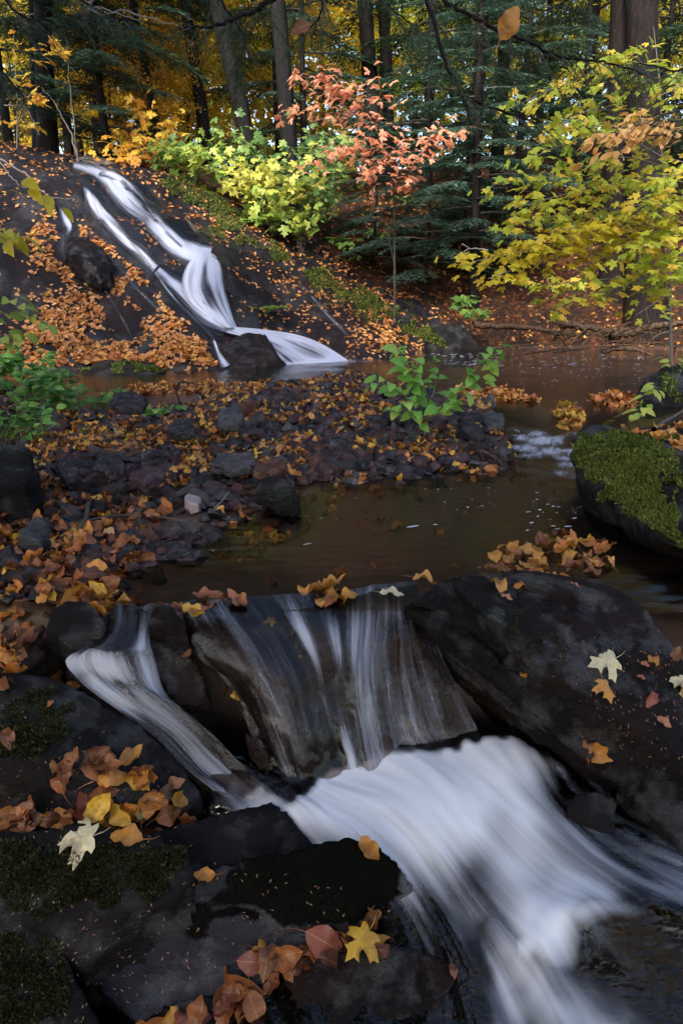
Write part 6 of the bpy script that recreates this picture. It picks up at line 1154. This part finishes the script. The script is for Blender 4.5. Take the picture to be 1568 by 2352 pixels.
litter(hp([(110, 1780), (200, 1745), (330, 1780), (320, 1810), (180, 1800)]), 12, .075, [FL3, FLT], BEE, 'heap on the black rock', .5, None, 23, 0, lift=.006, pile=.02)
litter(hp([(470, 2310), (580, 2200), (700, 2170), (860, 2160), (870, 2190), (690, 2240), (590, 2340), (400, 2350)]), 30, .068, [FL3, FLR, FLT, FL3], BEE, 'red leaf row at the bottom', .5, None, 24, 0, lift=.006, pile=.02)
litter(polyxy([(450, 1368), (560, 1362), (565, 1385), (450, 1390)], .0), 12, .08, [FL3, FLPK], BEE, 'leaves stuck on the lip', .3, None, 20, 0, lift=.008)
litter(polyxy([(680, 1350), (800, 1350), (800, 1385), (690, 1380)], .0), 9, .085, [FL1, FLM], BEE, 'leaves over the lip', .3, None, 21, 0, lift=.01)
# fallen leaves: the 230 that show largest are things, the rest one object
ZT = {'slope': 'on the dark wet slope', 'slope foot': 'in the drift below the slope', 'mossy slope': 'on the mossy slope right of the waterfall', 'far bank': 'on the far bank', 'bar': 'among the stones of the gravel bar', 'left bank': 'on stones at left front', 'pool bed': 'on the bed of the brown pool',
      'right bank': 'on the right bank behind the boulder', 'clump at the left end of the lip': 'in the clump left of the lip', 'left edge by the stream lip': 'by the left edge beside the lip'}
CN = {'fallen_tan_brown': 'tan brown', 'fallen_dark_red': 'dark red', 'fallen_pale': 'pale', 'fallen_green': 'green', 'fallen_orange': 'orange', 'fallen_peach': 'peach orange', 'fallen_brown': 'brown', 'fallen_yellow': 'yellow', 'fallen_amber': 'amber', 'fallen_pinkish_brown': 'pinkish brown'}
def key(l): p = l[0]; vis = abs(p[0]) < .56*p[1] and p[1] > .8; return -l[4]/math.dist(p, (0, 0, CZ)) if vis and l[7] != 'pool bed' else 0
LIT.sort(key=key); NI = 215; nd2 = []
for l in LIT[:NI]:
    p, X, Yv, Zv, s, T, mat, zone = l; o = bpy.data.objects.new('fallen_leaf', leafmesh(T, mat, 'fallen_leaf')); COL.objects.link(o); o.matrix_world = mat4(p-Yv*s*.5, X, Yv, Zv, s)
    kind_ = {id(MPL[0]): 'maple', id(MPL[1]): 'maple'}.get(id(T), 'beech'); sx = 'left' if p[0] < -.22*p[1] else ('right' if p[0] > .1*p[1] else 'middle'); sy = 'nearer' if p[1] < 3.2 else 'farther'
    w_ = ZT.get(zone, 'in the '+zone if not zone.startswith('leaves') else 'among the '+zone)
    nt_ = near_text(p[0], p[1]) if zone in ('bar', 'left bank') else (w_+(f', {sx} side' if sx != 'middle' and zone in ('slope', 'slope foot', 'far bank') else ''))
    big_ = 'large ' if s > .085 else ('small ' if s < .06 else ''); way = 'curled ' if (T is BEE[1] or T is BEE[2]) else ''
    nd2.append((o, f'{big_}{way}{CN[mat.name]} {kind_} leaf {nt_}'))
sn2 = {}
nd2 = [(o, ' '.join(lb.split()[:16])) for o, lb in nd2]
for o, lb in nd2: sn2[lb] = sn2.get(lb, 0)+1
for o, lb in nd2: tag(o, lb, 'leaf', 'fallen leaves' if sn2[lb] == 1 else lb.replace(' leaf ', ' leaves '))
rest = LIT[NI:]; grp = {}
for l in rest: grp.setdefault((id(l[5]), l[6].name), []).append(l)
mats_ = sorted({l[6].name for l in rest}); Vr, Fr3, mi_, n_, Ur, Ar = [], [], [], 0, [], []
for (tid, mn), ls in grp.items():
    T = ls[0][5]; pos = np.array([l[0]-l[2]*l[4]*.5 for l in ls]); V, F, U = scatter(T, pos, np.array([l[1] for l in ls]), np.array([l[2] for l in ls]), np.array([l[3] for l in ls]), np.array([l[4] for l in ls]))
    for f in F: Fr3.append(f+n_); mi_.append(np.full(len(f), mats_.index(mn)))
    Vr.append(V); Ur.append(U); Ar.append(np.repeat(rng.random(len(ls)), len(T[0]))); n_ += len(V)
me = mkmesh('leaf_litter', np.vstack(Vr), Fr3, None, np.vstack(Ur), {'rnd': np.concatenate(Ar)})
for m_ in mats_: me.materials.append(bpy.data.materials[m_])
me.polygons.foreach_set('material_index', np.concatenate(mi_).astype(np.int32)); tag(obj('leaf_litter', me), 'the many smaller orange and brown fallen leaves on slope, banks and gravel', kind='stuff')

# ------------------------------------------------------------------ driftwood, sticks, froth
DW = barkmat('driftwood', (.03, .018, .013), (.10, .06, .04), 1.2)
def stick(nm, label, pts, r, mat=DW, cat='branch', g=None, n=7, side=None, taper=.45):
    P = [np.array(p) for p in pts]; root = tag(empty(nm, P[0]), label, cat, g); Q = catmull(P, 26); Q[1:-1] += rng.normal(size=(24, 3))*r*.18; V, F = tube(Q, np.linspace(r, r*taper, 26), n); V = V+.12*r*vnoise(V*30)[:, None]; obj('stem', mkmesh('stem', V-np.array(root.location), F, mat), root)
    for s in side or []: Q = catmull(s, 12); V, F = tube(Q, np.linspace(r*.45, r*.15, 12), 5); obj('side_twig', mkmesh('side_twig', V-np.array(root.location), F, mat), root)
yb_ = 11.6
for lb, p, r in [('long straight driftwood log on the far bank', [(1085, 745, 11.4), (1200, 752, 11.3), (1350, 768, 11.2)], .055), ('driftwood log with yellow lichen behind the long straight one', [(1290, 742, 11.6), (1350, 752, 11.5), (1410, 762, 11.4)], .07), ('dark driftwood log rising to the right edge', [(1400, 775, 11.3), (1480, 755, 11.2), (1600, 735, 11.2)], .08),
                 ('curved wet root at the waterline on the far bank', [(1380, 806, 10.9), (1440, 800, 10.8), (1500, 815, 10.7)], .05), ('thin pale branch in the driftwood tangle', [(1200, 812, 10.9), (1300, 800, 10.9), (1430, 795, 10.9)], .02), ('forked branch standing in the driftwood tangle', [(1310, 790, 11), (1340, 760, 11), (1365, 745, 11)], .022), ('thin branch leaning right in the driftwood tangle', [(1330, 800, 11), (1370, 765, 11), (1450, 740, 11.1)], .02),
                 ('straight stick crossing the driftwood low down', [(1270, 808, 10.8), (1380, 795, 10.8), (1500, 790, 10.8)], .02), ('crooked branch at the right end of the tangle', [(1480, 805, 10.8), (1510, 770, 10.8), (1590, 750, 10.8)], .025), ('bare twig rising at the right of the tangle', [(1500, 790, 10.7), (1490, 740, 10.7), (1480, 700, 10.7)], .012), ('thin branch hanging into the pool from the bank', [(1180, 740, 11.5), (1160, 780, 11.2), (1150, 815, 10.9)], .014),
                 ('slanting brown stick at the left of the tangle', [(1130, 800, 11), (1250, 790, 11), (1330, 805, 10.9)], .018)]:
    stick('driftwood', lb, P_(p), r, cat='driftwood', g='driftwood on the far bank')
for k in range(26):
    u, v = 1230+rng.random()*360, 750+rng.random()*50; a_ = rng.random()*PI; l_ = 40+50*rng.random(); stick('driftwood', 'thin stick in the dark driftwood tangle on the far bank', P_([(u, v, 11.2), (u+math.cos(a_)*l_*.5, v-math.sin(a_)*l_*.25, 11.1+.2*rng.random()), (u+math.cos(a_)*l_, v-math.sin(a_)*l_*.35, 11.)]), .012+.012*rng.random(), cat='driftwood', g='thin sticks in the driftwood tangle', n=5)
zst = .07
def sz_(L, z=.07): return [hit(u, v, ('ground', 'stones'))[0]+np.array([0, 0, .03]) for u, v in L]
stick('stick', 'mossy grey stick with a pale end lying on the gravel bar', sz_([(205, 1172), (195, 1215), (150, 1270)]), .011, barkmat('lichen_bark', (.04, .035, .03), (.16, .16, .13), 3), 'stick')
stick('stick', 'thin dark branch with a fork lying across the front of the bar', sz_([(190, 1210), (300, 1198), (400, 1208), (455, 1222)]), .006, TWIG, 'stick', side=[sz_([(300, 1198), (345, 1150), (372, 1112)]), sz_([(390, 1205), (430, 1225), (450, 1245)])])
stick('stick', 'short pale stick standing on the stones left of the middle', sz_([(255, 985), (265, 995), (272, 1010)]), .014, plainmat('pale_wood', (.3, .3, .26), .7, .4, 40), 'stick')
stick('stick', 'thin pale twig leaning from the stones into the pool', sz_([(490, 1185), (510, 1165), (527, 1142)]), .004, TWIGG, 'stick')
stick('stick', 'bent dark twig half sunk in the left pool', [atz(405, 892, .12), atz(415, 876, .3), atz(440, 880, .22), atz(470, 885, .12)], .01, TWIG, 'stick', side=[[atz(440, 880, .22), atz(465, 872, .3)]])
stick('stick', 'fallen twig lying on the leaf heap at left', [hit(218, 1770)[0]+[0, 0, .04], hit(250, 1820)[0]+[0, 0, .04], hit(290, 1880)[0]+[0, 0, .03]], .0016, TWIG, 'stick')
stick('stick', 'dark stick on the bank behind the big mossy boulder', [hit(1500, 1000)[0]+[0, 0, .03], hit(1540, 975)[0]+[0, 0, .05], hit(1590, 950)[0]+[0, 0, .06]], .018, TWIG, 'stick')
# floating froth
def disc(n=7): a = np.arange(n)*2*PI/n; return T_([(0, 0, .06)]+[(math.cos(t)*.5, math.sin(t)*.5, 0) for t in a], [np.array([[0, 1+i, 1+(i+1) % n] for i in range(n)])])
FM_ = plainmat('froth', (.62, .64, .74), .4, .15, 60)
P0 = []; S0 = []
def fr(poly, z, n, s, seed, el=1.):
    q = inside(polyxy(poly, z), n, seed); r = np.random.default_rng(seed)
    for x, y in q:
        k = vnoise(np.array([[x*1.1+9, y*2.2, 1.5]]))[0]
        if k < -.05 and r.random() < .8: continue
        P0.append((x, y, float(zw(x, y))+.006)); q_ = s*(.25+.9*r.random()**2); S0.append((q_*(1+el*r.random()), q_, q_))
fr([(900, 812), (1350, 812), (1500, 822), (1480, 850), (1200, 850), (900, 835)], .1, 420, .034, 1, 2)
fr([(1150, 850), (1500, 850), (1440, 900), (1180, 890)], .1, 90, .026, 2)
fr([(930, 1115), (1160, 1110), (1150, 1170), (1000, 1180)], 0, 24, .011, 3, 1); fr([(1220, 1130), (1340, 1130), (1330, 1240), (1200, 1240)], 0, 34, .010, 4, 3); fr([(500, 1190), (1000, 1190), (1100, 1290), (420, 1330)], 0, 8, .016, 5, 5)
P0 = np.array(P0); S0 = np.array(S0); yw = rng.normal(size=len(P0))*.3+.35; X, Yv, Zv = frames(np.tile([0, 0, 1.], (len(P0), 1)), yw+PI/2); V, F, U = scatter(disc(), P0, X, Yv, Zv, S0)
tag(obj('froth', mkmesh('froth', V, F, FM_, U)), 'small flecks of white froth drifting on the pool', kind='stuff')

# ------------------------------------------------------------------ moss cushions: short blades on the stones that carry moss
MB_ = leafmat('moss_blades', [(0, (.02, .04, .006)), (.4, (.06, .09, .012)), (.8, (.14, .19, .025)), (1, (.22, .24, .04))], .2, .7)
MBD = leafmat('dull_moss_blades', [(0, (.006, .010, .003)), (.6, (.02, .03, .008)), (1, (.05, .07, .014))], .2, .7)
def moss(poly, n, s, mat, bvkey, thr, seed, up=.25):
    r = np.random.default_rng(seed); us = np.array(poly); lo, hi = us.min(0), us.max(0); pos = []; nr_ = []
    q = inside(poly, n, seed); c = fbm(np.c_[q*.018, np.zeros(len(q))], 1., 3, seed)
    sd_ = sdist(q, poly); keep_ = sd_ + (42 if s < .015 or s > .017 else 26)*fbm(np.c_[q*.02, np.zeros(len(q))], 1., 4, seed+50) < -6
    for (u, v), k, kk in zip(q, c, keep_):
        if k < thr or not kk: continue
        p, nn = hit(u, v)
        if p is None or nn[2] < up: continue
        pos.append(p); nr_.append(nn)
    pos = np.array(pos); nr_ = np.array(nr_); d = nr_+r.normal(size=pos.shape)*.55; X, Yv, Zv = frames(r.normal(size=pos.shape), None, d/np.linalg.norm(d, axis=1)[:, None]); cl_ = fbm(pos*14, 1., 3, seed); sz = s*(.5+r.random(len(pos)))*(.9+.5*cl_)
    V, F, U = scatter(NEED, pos-nr_*.002, X, d/np.linalg.norm(d, axis=1)[:, None], Zv, np.c_[sz*1.3, sz, sz]); return V, F, U, np.clip(.5+.45*cl_+.25*r.normal(size=len(pos)), 0, .999)
ma = Acc()
for a_ in [([(1320, 1000), (1420, 990), (1568, 1000), (1568, 1260), (1480, 1200), (1380, 1150), (1312, 1060)], 34000, .016, MB_, None, -.6, 1, -1), ([(1462, 930), (1480, 850), (1568, 830), (1568, 925)], 2600, .03, MB_, None, -.3, 2), ([(180, 850), (290, 826), (385, 850), (300, 868)], 2500, .03, MB_, None, -.3, 3), ([(340, 395), (440, 400), (640, 560), (800, 640), (1000, 750), (1030, 800), (860, 740), (640, 620), (520, 560)], 42000, .032, MB_, None, -.5, 12, -1)]:
    V, F, U, a = moss(*a_); ma.add(V, F, np.repeat(a, 4), U)
tag(obj('moss', ma.mesh('moss', MB_, False)), 'bright green moss tufts on the big boulder and the rocks by the pool', kind='stuff')
ma = Acc()
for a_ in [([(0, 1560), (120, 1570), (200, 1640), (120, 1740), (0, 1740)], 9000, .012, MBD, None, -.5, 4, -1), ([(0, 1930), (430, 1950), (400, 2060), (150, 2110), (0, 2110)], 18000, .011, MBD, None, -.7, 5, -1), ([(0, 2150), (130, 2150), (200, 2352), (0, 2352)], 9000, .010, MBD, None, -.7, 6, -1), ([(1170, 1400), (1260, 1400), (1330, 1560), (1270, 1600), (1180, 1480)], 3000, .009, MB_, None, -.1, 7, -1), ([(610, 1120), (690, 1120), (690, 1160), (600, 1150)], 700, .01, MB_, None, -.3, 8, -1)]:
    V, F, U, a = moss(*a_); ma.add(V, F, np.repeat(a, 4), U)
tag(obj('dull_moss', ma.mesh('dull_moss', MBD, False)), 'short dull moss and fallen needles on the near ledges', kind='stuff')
# rusty hemlock needles scattered over the near rocks
q = inside([(0, 1560), (400, 1760), (440, 1950), (950, 2060), (600, 2200), (200, 2352), (0, 2352)], 280, 77); pos = []; dd = []
for u, v in q:
    p, nn = hit(u, v)
    if p is not None: pos.append(p+nn*.002); t = rng.normal(size=3); t -= nn*(t@nn); dd.append(t/np.linalg.norm(t))
q = inside([(1300, 1450), (1568, 1500), (1568, 1800), (1450, 1750), (1260, 1540)], 130, 78)
for u, v in q:
    p, nn = hit(u, v)
    if p is not None: pos.append(p+nn*.002); t = rng.normal(size=3); t -= nn*(t@nn); dd.append(t/np.linalg.norm(t))
pos = np.array(pos); dd = np.array(dd); X, Yv, Zv = frames(np.tile([0, -.3, 1.], (len(pos), 1)), None, dd); V, F, U = scatter(NEED, pos, X, dd, Zv, np.tile([.010*.9, .010, .01], (len(pos), 1)))
tag(obj('fallen_needles', mkmesh('fallen_needles', V, F, leafmat('rust_needles', [(0, (.14, .05, .025)), (1, (.28, .15, .08))], .1, .6), U, {'rnd': np.repeat(rng.random(len(pos)), 4)})), 'rusty fallen hemlock needles scattered over the near rocks', kind='stuff')
# two withered leaves caught in the boughs
for u, v, y, s, mat, yaw, lb in [(1170, 50, 3.0, .13, FLM, 60, 'large amber leaf caught in the hemlock bough at the top right of centre'), (690, 62, 3.4, .09, FLT, 200, 'curled red brown leaf caught in the bough at the top, left of centre')]:
    p = aty(u, v, y); h = np.array([math.cos(math.radians(yaw)), 0, math.sin(math.radians(yaw))]); nz = np.array([.35, -1, .35]); X = np.cross(h, nz); X /= np.linalg.norm(X); Zv = np.cross(X, h)
    o = bpy.data.objects.new('hanging_leaf', leafmesh(BST, mat)); COL.objects.link(o); o.matrix_world = mat4(p-h*s/2, X, h, Zv, s); tag(o, lb, 'leaf')
for o in bpy.data.objects:
    if o.name.split('.')[0] in ('crown', 'branches'): o['kind'] = 'stuff'
